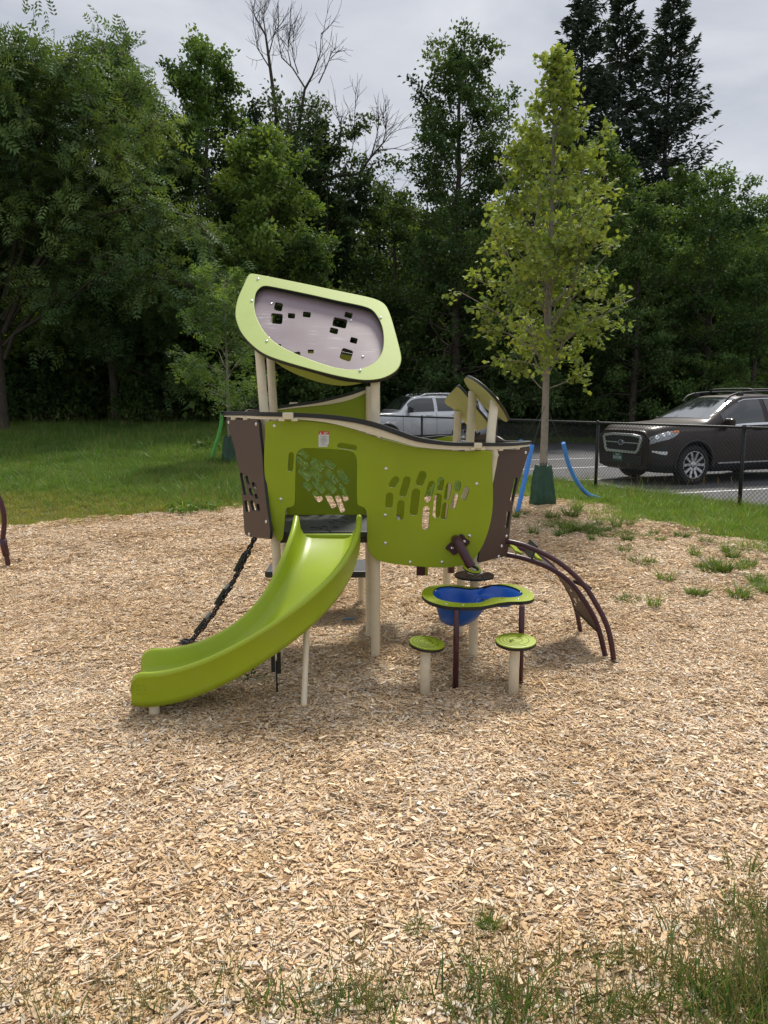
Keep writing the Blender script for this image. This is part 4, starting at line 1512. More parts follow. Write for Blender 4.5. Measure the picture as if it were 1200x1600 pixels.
class Car:
    def __init__(s, tabs, L_):
        s.t = tabs
        s.L = L_

    def f(s, k, x):
        xs_, ys_ = zip(*s.t[k])
        # light smoothing of the profile tables
        q = np.array([x - .05, x - .025, x, x + .025, x + .05])
        return float(np.mean(np.interp(np.clip(q, 0, s.L), xs_, ys_)))

    def contour(s, x):
        w, zb, wr, zr, zt, zl = [s.f(k, x) for k in ('w', 'zb', 'wr', 'zr', 'zt', 'zl')]
        pts = [(0, zl), (w * .78, zl), (w * .95, zl + .05), (w * .985, zl + .2), (w * 1.0, zl + .36), (w * .995, zb - .16), (w * .985, zb - .05), (w * .955, zb), (w * .93, zb + .015)]
        a = np.array([w * .93, zb + .015]); b = np.array([wr, zr])
        for t in (.33, .66):
            q = a + (b - a) * t
            bulge = .05 * math.sin(PI * t) * min(1, (zr - zb) / .35)
            pts.append((q[0] + bulge * .6, q[1] + bulge * .3))
        pts += [(wr, zr), (wr * .93, zr + (zt - zr) * .45), (wr * .72, zr + (zt - zr) * .8), (wr * .4, zt - .004), (0, zt)]
        return np.array(pts)

    def S(s, x, t):
        c = s.contour(x)
        i = min(int(t), len(c) - 2)
        q = c[i] + (c[i + 1] - c[i]) * (t - i)
        return np.array([x, -q[0], q[1]])        # near side is -y

    def Sn(s, x, t, h):
        e = .02
        dx = s.S(min(x + e, s.L), t) - s.S(max(x - e, 0), t)
        dt = s.S(x, min(t + .15, 14.99)) - s.S(x, max(t - .15, 0))
        n = norm(np.cross(dx, dt))
        p = s.S(x, t)
        c = np.array([x, 0, .8])
        if np.dot(n, p - c) < 0:
            n = -n
        return p + n * h

    def patch(s, xs_, t0, t1, nt_, h=.006, mirror=True):
        """patch lying on the body; t0,t1 functions of x"""
        g = np.array([[s.Sn(x, t0(x) + (t1(x) - t0(x)) * j / nt_, h) for j in range(nt_ + 1)] for x in xs_])
        return g


def mirror(g):
    g = np.array(g, float).copy()
    g[..., 1] *= -1
    return g


def make_car(root, tabs, L_, wheels, wr_, paint, arch=True, style=0):
    c = Car(tabs, L_)
    xs_ = np.unique(np.concatenate([np.linspace(0, .35, 12), np.linspace(.35, L_ - .35, 64), np.linspace(L_ - .35, L_, 10)]))
    rows = []
    for x in xs_:
        k = c.contour(x)
        near_ = [(x, -y, z) for y, z in k]
        far_ = [(x, y, z) for y, z in k[1:-1][::-1]]
        rows.append(near_ + far_)
    mb = MB()
    mb.grid(rows, 0, True, closed=True)
    n_ = len(rows[0])
    mb.f.append(tuple(range(n_))); mb.m.append(0); mb.sm.append(False)
    o = (len(rows) - 1) * n_
    mb.f.append(tuple(o + j for j in range(n_))[::-1]); mb.m.append(0); mb.sm.append(False)
    body = mb.build('body', [paint, TRIM], root)
    # faces low on the flanks are black cladding
    for p in body.data.polygons:
        if p.center.z < tabs['clad'] and 0.05 < p.center.x:
            p.material_index = 1
    cut = []
    for (wx, wy) in wheels:
        m2 = MB()
        ry = (.36 if wy > 0 else -.36)
        m2.tube([(wx, wy - ry * 1.1, wr_ + .015), (wx, wy, wr_ + .015), (wx, wy + ry, wr_ + .015)], wr_ * 1.17, 40, smooth=True)
        me_ = bpy.data.meshes.new('arch')
        me_.from_pydata(m2.v, [], m2.f)
        co_ = bpy.data.objects.new('arch', me_)
        me_.materials.append(TRIM)
        COL.objects.link(co_)
        cut.append(co_)
    for co_ in cut:
        co_.parent = root
        md = body.modifiers.new('arch', 'BOOLEAN')
        md.operation = 'DIFFERENCE'; md.object = co_; md.solver = 'EXACT'; md.material_mode = 'TRANSFER'
    dg = bpy.context.evaluated_depsgraph_get()
    dg.update()
    me = bpy.data.meshes.new_from_object(body.evaluated_get(dg), depsgraph=dg)
    body.modifiers.clear()
    body.data = me
    for co_ in cut:
        bpy.data.objects.remove(co_)
    # arch trims
    for (wx, wy) in wheels:
        sg = 1 if wy > 0 else -1
        m2 = MB()
        pts = []
        for t in np.linspace(R(-12), R(192), 30):
            xx, zz = wx + wr_ * 1.19 * math.cos(t), wr_ + .015 + wr_ * 1.19 * math.sin(t)
            w_ = c.f('w', xx) * (1.0 if zz > .5 else .985)
            pts.append((xx, sg * (w_ - .004), zz))
        m2.tube(pts, .030, 6)
        m2.build('arch_trim', TRIM, root)
    return c, body


def wheel(root, x, y, r, style):
    sg = -1 if y < 0 else 1
    M = Matrix.Translation((x, y, r)) @ Matrix.Rotation(-sg * PI / 2, 4, 'X')
    t = MB()
    t.lathe([(r * .66, -.12), (r * .90, -.12), (r * .985, -.09), (r, -.05), (r, .06), (r * .985, .09), (r * .9, .115), (r * .74, .118), (r * .69, .10), (r * .66, .08)], 40, M)
    w = t.build('wheel', TYRE, root)
    d = MB()
    d.lathe([(r * .70, .108), (r * .685, .112), (r * .655, .10), (r * .64, .05), (0, .03)], 36, M)
    d.build('rim', ALLOYD, w)
    s_ = MB()
    s_.lathe([(r * .695, .110), (r * .685, .116), (r * .66, .110)], 36, M)
    n = 5 if style == 0 else 6
    for i in range(n):
        a0 = 2 * PI * i / n + .3
        for da in (-.17, .17):
            ca = a0 + da
            cb = a0 + da * 1.9
            p0 = [(r * .13 * math.cos(ca - .5), r * .13 * math.sin(ca - .5), .085), (r * .13 * math.cos(ca + .5), r * .13 * math.sin(ca + .5), .085)]
            p1 = [(r * .66 * math.cos(cb + .11), r * .66 * math.sin(cb + .11), .108), (r * .66 * math.cos(cb - .11), r * .66 * math.sin(cb - .11), .108)]
            V = [M @ Vector(q) for q in p0 + p1] + [M @ Vector((q[0], q[1], q[2] - .03)) for q in p0 + p1]
            s_.add(V, [(0, 1, 2, 3), (0, 3, 7, 4), (1, 5, 6, 2), (0, 4, 5, 1), (2, 6, 7, 3)])
    s_.lathe([(r * .17, .06), (r * .17, .09), (r * .14, .098), (0, .10)], 20, M)
    s_.build('spokes', ALLOY, w)
    return w


def strip(c, xs_, t, wid, h):
    return c.patch(xs_, lambda x: t - wid / 2, lambda x: t + wid / 2, 1, h)


# ---- brown SUV
th = R(21)
PB = principled('brown_metallic_paint', (0.025, 0.0135, 0.0115), 0.38, metal=0.2, var=0.04, scale=2, coat=0.12)
fw = onz(1079, 756, 0)
wx0, wy0 = 0.97, -0.87
rx = fw[0] - (wx0 * math.cos(th) - wy0 * math.sin(th))
ry = fw[1] - (wx0 * math.sin(th) + wy0 * math.cos(th))
SUV = thing('parked_car', (rx, ry, -0.01), 'brown three row suv with chrome framed grille parked behind the black fence', 'car', 'parked cars', rz=th, local=True)
tabs = dict(
    w=[(0, .74), (.05, .82), (.12, .875), (.25, .915), (.5, .945), (.95, .962), (1.6, .955), (3.6, .96), (4.3, .955), (4.7, .92), (4.9, .86), (5.0, .74)],
    zb=[(0, .89), (.08, .95), (.25, 1.005), (.6, 1.045), (1.2, 1.07), (1.6, 1.075), (3.2, 1.11), (4.4, 1.16), (4.8, 1.16), (5.0, 1.0)],
    wr=[(0, .60), (.1, .69), (.3, .77), (.6, .80), (1.15, .81), (1.40, .80), (1.75, .72), (2.15, .64), (2.5, .62), (3.6, .62), (4.3, .60), (4.7, .60), (5.0, .60)],
    zr=[(0, 1.0), (.06, 1.065), (.25, 1.12), (.6, 1.15), (1.15, 1.18), (1.35, 1.20), (1.75, 1.39), (2.15, 1.60), (2.4, 1.68), (3.0, 1.705), (3.8, 1.69), (4.4, 1.64), (4.65, 1.56), (4.85, 1.30), (5.0, 1.04)],
    zt=[(0, 1.03), (.06, 1.10), (.25, 1.15), (.6, 1.18), (1.15, 1.215), (1.32, 1.225), (1.75, 1.46), (2.15, 1.67), (2.4, 1.735), (3.0, 1.765), (3.8, 1.745), (4.4, 1.69), (4.65, 1.60), (4.85, 1.33), (5.0, 1.06)],
    zl=[(0, .30), (.2, .24), (.6, .22), (4.4, .24), (5.0, .38)], clad=.46)
WH_ = [(.97, -.83), (.97, .83), (3.86, -.83), (3.86, .83)]
c, body = make_car(SUV, tabs, 5.0, WH_, .385, PB)
for x, y in WH_:
    wheel(SUV, x, y, .385, 0)
lin = lambda a, b_, n_=16: np.linspace(a, b_, n_)
mb = MB()
g = c.patch(lin(1.42, 2.24, 18), lambda x: 11.9, lambda x: 15, 8, .006)
mb.grid(g); mb.grid(mirror(g))
mb.build('windshield', WSH, SUV)


def win(x0, x1, name='side_window', cc=None, lo=8.35, root=None):
    cc = cc or c
    mb = MB()
    g = cc.patch(lin(x0, x1, 14), lambda x: lo, lambda x: 10.75, 6, .006)
    mb.grid(g); mb.grid(mirror(g))
    return mb.build_each(name, GLASS, root or SUV)


win(1.72, 2.78); win(2.90, 3.72); win(3.84, 4.52)
mb = MB()
for t_, a_, b__, w_ in ((8.25, 1.62, 4.55, .22), (10.80, 2.25, 4.5, .06)):
    g = strip(c, lin(a_, b__, 40), t_, w_, .010)
    mb.grid(g); mb.grid(mirror(g))
mb.build_each('window_trim', CHROME, SUV)
mb = MB()
for x in (1.42, 2.84, 3.78):
    g = np.array([[c.Sn(x + dx + (.10 * (t_ - 4) / 4 if x < 2 else 0), t_, .003) for dx in (-.005, .005)] for t_ in np.linspace(2.3, 8.1 if x < 2 else 8.3, 20)])
    mb.grid(g); mb.grid(mirror(g))
g = np.array([[c.Sn(x, t_, .003) for t_ in (12.0, 12.12)] for x in lin(.10, 1.30, 24)])
mb.grid(g); mb.grid(mirror(g))
mb.build_each('door_gap', TRIM, SUV)
mb = MB()
for x in (2.55, 3.48):
    p = c.S(x, 6.2)
    for sg in (1, -1):
        mb.tube([(x - .10, sg * p[1] * 1.005, p[2]), (x - .06, sg * (p[1] - .03), p[2] + .01), (x + .06, sg * (p[1] - .03), p[2] + .01), (x + .10, sg * p[1] * 1.005, p[2])], .013, 8)
mb.build_each('door_handle', PB, SUV)
mb = MB()
g = strip(c, lin(1.55, 3.30, 20), 2.9, .18, .012); mb.grid(g); mb.grid(mirror(g))
mb.build_each('rocker_strip', CHROME, SUV)
for sg in (-1, 1):
    mb = MB()
    p = c.S(1.70, 8.6)
    y_ = sg * (abs(p[1]) + .13)
    V = []
    mb.box((1.74, y_, p[2] + .05), (.13, .22, .155), bev=.045)
    mb.tube([(1.72, sg * (abs(p[1]) - .02), p[2] - .01), (1.73, y_ - sg * .08, p[2] + .01)], .025, 8)
    mir = mb.build('wing_mirror', PB, SUV)
    MB().box((1.735, y_, p[2] - .015), (.135, .20, .035), bev=.015).build('mirror_base', TRIM, mir)
    rr = MB()
    pts = [(1.98, sg * .60, 1.60), (2.12, sg * .605, 1.72), (2.4, sg * .60, 1.785), (3.2, sg * .60, 1.815), (3.9, sg * .59, 1.79), (4.3, sg * .58, 1.73), (4.42, sg * .575, 1.66)]
    rr.tube(crom(pts, 5, closed=False), .020, 8)
    for x in (2.35, 3.3, 4.0):
        rr.box((x, sg * .60, 1.755), (.16, .05, .08), bev=.015)
    rr.build('roof_rail', TRIM, SUV)
rr = MB()
for x in (2.72, 3.6):
    rr.tube(crom([(x, -.60, 1.80), (x, -.52, 1.855), (x, 0, 1.865), (x, .52, 1.855), (x, .60, 1.80)], 5, closed=False), .018, 8)
rr.build_each('crossbar', TRIM, SUV)
# front end
FX = -0.004
FRONT = Plane((FX, 0, .75), (-1, 0, 0), xhint=(0, -1, 0))       # +x of this plane is towards the near side


def front_out(pts, x_):
    return [(x_, -a_, z_) for a_, z_ in pts]


def loc_plate(name, pts, holes, th_, mats, x_, parent=SUV, bevel=.006):
    pl = Plane((x_, 0, 0), (-1, 0, 0), xhint=(0, -1, 0))
    sgn = 1 if pl.y[2] > 0 else -1
    f_ = lambda P_: np.array([(a_, sgn * z_) for a_, z_ in P_])
    return plate(name, pl, f_(pts), [f_(h_) for h_ in holes], th_, mats, parent, bevel=bevel, edge=False)


go_ = [(-.56, .955), (-.60, .89), (-.53, .66), (-.47, .595), (.47, .595), (.53, .66), (.60, .89), (.56, .955), (.3, .98), (-.3, .98)]
gi_ = [(-.51, .91), (-.54, .88), (-.475, .685), (-.44, .645), (.44, .645), (.475, .685), (.54, .88), (.51, .91), (.28, .935), (-.28, .935)]
gr_ = loc_plate('grille', gi_, [], .03, [TRIM], -.012)
loc_plate('grille_frame', go_, [gi_], .05, [CHROME], -.022, gr_)
mb = MB()
for z_ in (.705, .75, .795, .84, .88):
    mb.box((-.036, 0, z_), (.012, .98 if z_ > .7 else .92, .014), bev=.003)
mb.build_each('grille_bar', ALLOYD, gr_)
MB().box((-.040, 0, .80), (.014, 1.0, .022), bev=.004).build('grille_wing', CHROME, gr_)
em = MB()
EM = Matrix.Translation((-.055, 0, .80)) @ Matrix.Rotation(-PI / 2, 4, 'Y') @ Matrix.Diagonal((.62, 1, 1, 1))
em.lathe([(0, .006), (.072, .005), (.074, 0), (0, 0)], 28, EM, 0)
em.lathe([(.072, .006), (.080, .008), (.086, .004), (.086, -.004)], 28, EM, 1)
for a_, b__, s_ in ((.03, -.045, .018), (-.012, -.005, .011), (.02, .012, .011), (-.02, .035, .011), (.022, .042, .011), (-.03, -.02, .010)):
    q = EM @ Vector((a_, b__, .007))
    pts = [(q[0] - .002, q[1] + s_ * (1 if i % 2 == 0 else .35) * math.cos(i * PI / 4), q[2] + s_ * (1 if i % 2 == 0 else .35) * math.sin(i * PI / 4)) for i in range(8)]
    em.add(pts, [tuple(range(8))], 1)
em.build('emblem', [principled('emblem_blue', (.01, .02, .08), .2, coat=1.0), CHROME], gr_)
npl = MB().box((-.035, .10, .50), (.012, .305, .155), bev=.004).build('number_plate', PLATE, SUV)
mb = MB()
for i in range(6):
    mb.box((-.043, .10 - .105 + i * .042 + (.01 if i > 2 else 0), .495), (.003, .022, .062))
mb.box((-.043, .10, .555), (.003, .13, .016))
mb.build('plate_characters', principled('plate_white', (.55, .6, .57), .5), npl)
MB().box((-.018, .0, .47), (.03, 1.20, .17), bev=.012).build('lower_grille', TRIM, SUV)
for sg in (-1, 1):
    xs2 = lin(.02, .56, 14)
    lo_ = lambda x: 5.35 - .15 * x / .5 + .9 * max(0, (x - .3) / .26) ** 1.5 * 1.0
    hi_ = lambda x: 7.2 + .5 * min(1, x / .3)
    g = c.patch(xs2, lo_, hi_, 6, .008)
    mb = MB(); mb.grid(g if sg < 0 else mirror(g))
    hl_ = mb.build('headlight', LAMP, SUV)
    g = c.patch(lin(.44, .58, 5), lambda x: 6.4, lambda x: 7.6, 3, .011)
    mb = MB(); mb.grid(g if sg < 0 else mirror(g)); mb.build('turn_signal', AMBER, hl_)
    mb = MB()
    for x_, t_ in ((.12, 6.2), (.24, 6.35), (.35, 6.6)):
        p = c.Sn(x_, t_, .004); p2 = c.Sn(x_, t_, .02)
        p = p * [1, -sg * 1.0, 1] if sg > 0 else p
        p2 = p2 * [1, -1, 1] if sg > 0 else p2
        M_ = Matrix.Translation(Vector(p)) @ Vector(p2 - p).to_track_quat('Z', 'Y').to_matrix().to_4x4()
        mb.lathe([(.0, .002), (.02, .006), (.036, .010), (.040, .004)], 14, M_)
    mb.build_each('lamp_bowl', CHROME, hl_)
    g = c.patch(lin(.03, .34, 8), lambda x: 3.35, lambda x: 4.75, 4, .007)
    mb = MB(); mb.grid(g if sg < 0 else mirror(g)); fg = mb.build('fog_lamp_recess', TRIM, SUV)
    g = c.patch(lin(.05, .31, 8), lambda x: 4.0, lambda x: 4.25, 1, .012)
    mb = MB(); mb.grid(g if sg < 0 else mirror(g)); mb.build('fog_lamp_strip', CHROME, fg)
g = c.patch(lin(.0, .62, 14), lambda x: 1.9, lambda x: 2.2, 1, .010)
mb = MB(); mb.grid(g); mb.grid(mirror(g)); mb.build_each('bumper_lip', TRIM, SUV)
mb = MB()
p = c.Sn(1.62, 11.6, .014)
g = c.patch(lin(1.52, 1.62, 4), lambda x: 11.7, lambda x: 12.2, 2, .009)
mb.grid(g); mb.build('window_sticker', WH, SUV)
MB().box((2.5, 0, .30), (3.9, 1.3, .18)).build('underbody', TRIM, SUV)

# ---- silver SUV
th2 = R(22)
PSV = principled('silver_paint', (0.62, 0.63, 0.65), 0.28, metal=0.3, var=0.03, scale=2, coat=1.0)
fw = ony(604, 692, 25.4)
rx = fw[0] - (.95 * math.cos(th2) + .84 * math.sin(th2)); ry = fw[1] - (.95 * math.sin(th2) - .84 * math.cos(th2))
SV2 = thing('parked_car', (rx, ry, -0.01), 'silver boxy suv parked far back behind the fence and play structure', 'car', 'parked cars', rz=th2, local=True)
tabs2 = dict(
    w=[(0, .70), (.06, .82), (.15, .89), (.4, .93), (.9, .95), (4.3, .95), (4.65, .92), (4.8, .84)],
    zb=[(0, .95), (.08, 1.0), (.3, 1.06), (1.2, 1.13), (1.6, 1.17), (4.3, 1.23), (4.7, 1.23), (4.8, 1.1)],
    wr=[(0, .6), (.1, .68), (.4, .76), (1.2, .80), (1.45, .80), (1.8, .73), (2.1, .67), (3, .66), (4.3, .65), (4.8, .66)],
    zr=[(0, 1.05), (.08, 1.12), (.4, 1.18), (1.2, 1.22), (1.42, 1.26), (1.74, 1.58), (1.90, 1.70), (2.2, 1.755), (3.2, 1.76), (4.2, 1.73), (4.5, 1.66), (4.7, 1.35), (4.8, 1.14)],
    zt=[(0, 1.08), (.08, 1.16), (.4, 1.23), (1.2, 1.27), (1.42, 1.30), (1.74, 1.66), (1.90, 1.775), (2.2, 1.82), (3.2, 1.825), (4.2, 1.79), (4.5, 1.71), (4.7, 1.38), (4.8, 1.16)],
    zl=[(0, .45), (.2, .36), (.6, .30), (4.2, .32), (4.8, .5)], clad=.50)
WH2 = [(.95, -.82), (.95, .82), (3.74, -.82), (3.74, .82)]
c2c, body2 = make_car(SV2, tabs2, 4.8, WH2, .39, PSV)
for x, y in WH2:
    wheel(SV2, x, y, .39, 1)
mb = MB(); g = c2c.patch(lin(1.46, 1.90, 14), lambda x: 11.6, lambda x: 15, 8, .006); mb.grid(g); mb.grid(mirror(g)); mb.build('windshield', WSH, SV2)
win(1.70, 2.66, cc=c2c, root=SV2); win(2.78, 3.55, cc=c2c, root=SV2); win(3.67, 4.38, cc=c2c, root=SV2)
mb = MB()
for x in (1.50, 2.72, 3.62):
    g = np.array([[c2c.Sn(x + dx, t_, .003) for dx in (-.006, .006)] for t_ in np.linspace(2.3, 8.2, 20)]); mb.grid(g); mb.grid(mirror(g))
mb.build_each('door_gap', TRIM, SV2)
mb = MB()
for x in (2.45, 3.40):
    p = c2c.S(x, 6.0)
    mb.tube([(x - .10, p[1], p[2]), (x - .06, p[1] - .03, p[2] + .01), (x + .06, p[1] - .03, p[2] + .01), (x + .10, p[1], p[2])], .016, 8)
mb.build_each('door_handle', CHROME, SV2)
for sg in (-1, 1):
    p = c2c.S(1.72, 8.6)
    y_ = sg * (abs(p[1]) + .14)
    mb = MB(); mb.box((1.74, y_, p[2] + .07), (.13, .22, .19), bev=.045); mb.tube([(1.72, sg * (abs(p[1]) - .02), p[2]), (1.73, y_ - sg * .08, p[2] + .03)], .028, 8)
    mb.build('wing_mirror', TRIM if sg > 5 else ALLOYD, SV2)
    rr = MB(); rr.tube(crom([(2.2, sg * .64, 1.74), (2.4, sg * .64, 1.84), (3.2, sg * .63, 1.87), (4.0, sg * .62, 1.85), (4.25, sg * .61, 1.76)], 5, closed=False), .022, 8); rr.build('roof_rail', CHROME, SV2)
    g = c2c.patch(lin(.03, .5, 8), lambda x: 5.2, lambda x: 7.0, 4, .008); mb = MB(); mb.grid(g if sg < 0 else mirror(g)); mb.build('headlight', LAMP, SV2)
mb = MB(); mb.box((-.01, 0, .82), (.05, 1.2, .24), bev=.02); mb.build('grille', TRIM, SV2)
MB().box((2.4, 0, .36), (3.8, 1.3, .18)).build('underbody', TRIM, SV2)
# ------------------------------------------------------------------ trees
BARK = principled('grey_brown_bark', (0.075, 0.060, 0.045), 0.9, var=0.35, scale=7, bump=1.0, bscale=30)
BARKL = principled('pale_maple_bark', (0.26, 0.23, 0.19), 0.85, var=0.2, scale=14, bump=0.6, bscale=60)
BARKD = principled('dark_spruce_bark', (0.030, 0.024, 0.020), 0.9, var=0.3, scale=9)
LEAF = tint_mat('leaf', 0.62, 0.34, 0.22, 0.0)
NEEDLE = tint_mat('needle', 0.55, 0.12, 0.3, 0.0)

T_DIAMOND = (np.array([(0, 0, 0), (.45, .5, .10), (1, 0, -.08), (.45, -.5, .10)], float), np.array([(0, 1, 2), (0, 2, 3)]))
_mp = [(0, 0), (.10, .22), (.02, .48), (.30, .36), (.42, .62), (.62, .40), (.70, .24), (1.0, 0), (.70, -.24), (.62, -.40), (.42, -.62), (.30, -.36), (.02, -.48), (.10, -.22)]
T_MAPLE = (np.array([(.3, 0, .03)] + [(a_, b__, -.10 * abs(b__) - .10 * a_ * a_) for a_, b__ in _mp], float), np.array([(0, i + 1, (i + 1) % 14 + 1) for i in range(14)]))


def comp_template(npair=5, w=.20):
    V, Tn = [], []
    def leaflet(p, d, l):
        o = len(V)
        d = norm(d); s = np.array([-d[1], d[0], 0])
        for a_, b__, h in ((0, 0, 0), (.4, w, .03), (1, 0, -.08), (.4, -w, .03)):
            V.append(p + d * a_ * l + s * b__ * l + np.array([0, 0, h * l]))
        Tn.extend([(o, o + 1, o + 2), (o, o + 2, o + 3)])
    for i in range(npair):
        a_ = .12 + .75 * i / (npair - 1)
        for sg in (1, -1):
            leaflet(np.array([a_, 0, -.12 * a_ * a_]), np.array([.55, sg * .85, 0]), .40 * (1 - .25 * abs(a_ - .5)))
    leaflet(np.array([.86, 0, -.1]), np.array([1, 0, 0]), .34)
    return np.array(V), np.array(Tn)


T_COMP = comp_template(4, .19)
T_COMP3 = comp_template(3)


def unit(A):
    return A / (np.linalg.norm(A, axis=1)[:, None] + 1e-9)


def leaf_mesh(name, P, D, N, Ls, Ws, C, tpl):
    """leaves as small shaped faces. P,D,N (n,3)"""
    D = unit(D)
    N = unit(N - D * (N * D).sum(1)[:, None])
    S = np.cross(N, D)
    tv, tf = tpl
    n, k = len(P), len(tv)
    V = P[:, None, :] + D[:, None, :] * (tv[None, :, 0:1] * Ls[:, None, None]) + S[:, None, :] * (tv[None, :, 1:2] * Ws[:, None, None]) + N[:, None, :] * (tv[None, :, 2:3] * Ls[:, None, None])
    Tn = tf[None] + (np.arange(n) * k)[:, None, None]
    return mesh_np(name, V.reshape(-1, 3), Tn.reshape(-1, 3), np.repeat(C, k, 0))


class TubeNP:
    def __init__(s):
        s.mb = MB()

    def add(s, pts, rad, n=6):
        s.mb.tube(pts, rad, n, cap=False)


def curve_branch(p0, d0, length, n, r, bend_up=0.0, wander=0.15):
    """a limb that bends gradually; returns points"""
    pts = [np.array(p0, float)]
    d = norm(d0)
    for i in range(n):
        d = norm(d + r.normal(size=3) * wander / math.sqrt(n) + np.array([0, 0, bend_up / n]))
        pts.append(pts[-1] + d * length / n)
    return np.array(pts)


def gen_tree(seed, H, r0, cb, prof, n_limbs, elev, col, leaf=(.15, .08), tpl=T_DIAMOND, twigs=9, per=18, bend=.3, spread=.12, droop=.2, up=.8, lean=(0, 0), extra=None, cvar=.22, top=.97, twig_len=.33, bark=None, leaf_keep=None, trunk_wander=.12, limb_r=.22):
    r = np.random.default_rng(seed)
    tb = TubeNP()
    nt_ = 14
    tz = np.linspace(0, H * top, nt_)
    wx = np.cumsum(r.normal(size=nt_)) * trunk_wander * H / 60; wy = np.cumsum(r.normal(size=nt_)) * trunk_wander * H / 60
    wx -= wx[0]; wy -= wy[0]
    trunk = np.column_stack([wx + lean[0] * tz / H, wy + lean[1] * tz / H, tz])
    rad = r0 * (1 - tz / (H * 1.02)) ** .8 + .006
    rad[0] *= 1.35
    trunk[0, 2] = -.15
    tb.add(trunk, rad, 9)
    tpos = lambda z: np.array([np.interp(z, trunk[:, 2], trunk[:, i]) for i in range(3)])
    P, D, CL = [], [], []
    limbs = []
    for i in range(n_limbs):
        u = (i + r.uniform(.1, .9)) / n_limbs
        z = cb + (H * .98 - cb) * u ** .9
        az = i * 2.39996 + r.normal() * .35
        ln = prof(u) * r.uniform(.75, 1.12)
        el = R(elev[0] + (elev[1] - elev[0]) * u) + r.normal() * .12
        z0 = max(cb * .75 + .02, z - ln * math.sin(el) * .6)
        d = np.array([math.cos(az) * math.cos(el), math.sin(az) * math.cos(el), math.sin(el)])
        pts = curve_branch(tpos(min(z0, H * top * .98)), d, ln, 7, r, bend, .35)
        br_ = max(.008, float(np.interp(z0, tz, rad)) * limb_r / .4 * min(1, ln / 2.0) * .5)
        limbs.append((pts, ln, u, br_))
    if extra:
        for pts, ln, u, br_ in extra:
            limbs.append((np.array(pts), ln, u, br_))
    for pts, ln, u, br_ in limbs:
        tb.add(pts, np.linspace(br_, min(.006, br_ * .6), len(pts)), 6 if br_ > .02 else 3)
        if leaf_keep is not None and leaf_keep(u) <= 0:
            continue
        nt2 = max(3, int(twigs * (.5 + ln / 3)))
        hue = r.normal() * cvar
        for j in range(nt2):
            t = r.uniform(.22, 1.0) ** .8
            k = t * (len(pts) - 1); k0 = min(int(k), len(pts) - 2)
            p = pts[k0] + (pts[k0 + 1] - pts[k0]) * (k - k0)
            dl = norm(pts[k0 + 1] - pts[k0])
            rd = r.normal(size=3); rd[2] *= .6
            d = norm(dl * .9 + norm(rd) * .95 + np.array([0, 0, .12 - droop * .4]))
            tl = max(.12, twig_len * ln * (1.15 - t) * r.uniform(.6, 1.3) + .18 * min(1.0, ln))
            tw = curve_branch(p, d, tl, 4, r, -droop, .4)
            tb.add(tw, np.linspace(max(.004, br_ * .3), .003, 5), 3)
            kp = 1.0 if leaf_keep is None else leaf_keep(u)
            m_ = int(per * (.6 + tl) * kp)
            tt = r.uniform(.1, 1.05, m_)
            kk = np.clip(tt * 4, 0, 3.999); ki = kk.astype(int)
            q = tw[ki] + (tw[ki + 1] - tw[ki]) * (kk - ki)[:, None]
            q = q + r.normal(size=(m_, 3)) * spread * np.array([1, 1, .6])
            dd = d * .7 + r.normal(size=(m_, 3)) * .75 + np.array([0, 0, -droop])
            P.append(q); D.append(dd)
            cl = np.clip(1 + hue + r.normal() * cvar * .6 + r.normal(size=m_) * .12, .45, 1.8)
            yel = np.clip(r.normal(size=m_) * .08 + hue * .35, -.25, .4)
            c_ = np.array(col)[None] * cl[:, None] * np.stack([1 + yel, 1 + yel * .3, 1 - yel * .4], 1)
            CL.append(c_)
    P = np.concatenate(P); D = np.concatenate(D); CL = np.concatenate(CL)
    n = len(P)
    N = r.normal(size=(n, 3)) * .55 + np.array([0, 0, up])
    Ls = leaf[0] * r.uniform(.7, 1.3, n); Ws = leaf[1] * r.uniform(.75, 1.25, n)
    crown = leaf_mesh('crown', P, D, N, Ls, Ws, CL, tpl)
    tm = bpy.data.meshes.new('trunk')
    tm.from_pydata(tb.mb.v, [], tb.mb.f)
    tm.polygons.foreach_set('use_smooth', [True] * len(tb.mb.f))
    tm.materials.append(bark or BARK)
    crown.materials.append(LEAF)
    return tm, crown


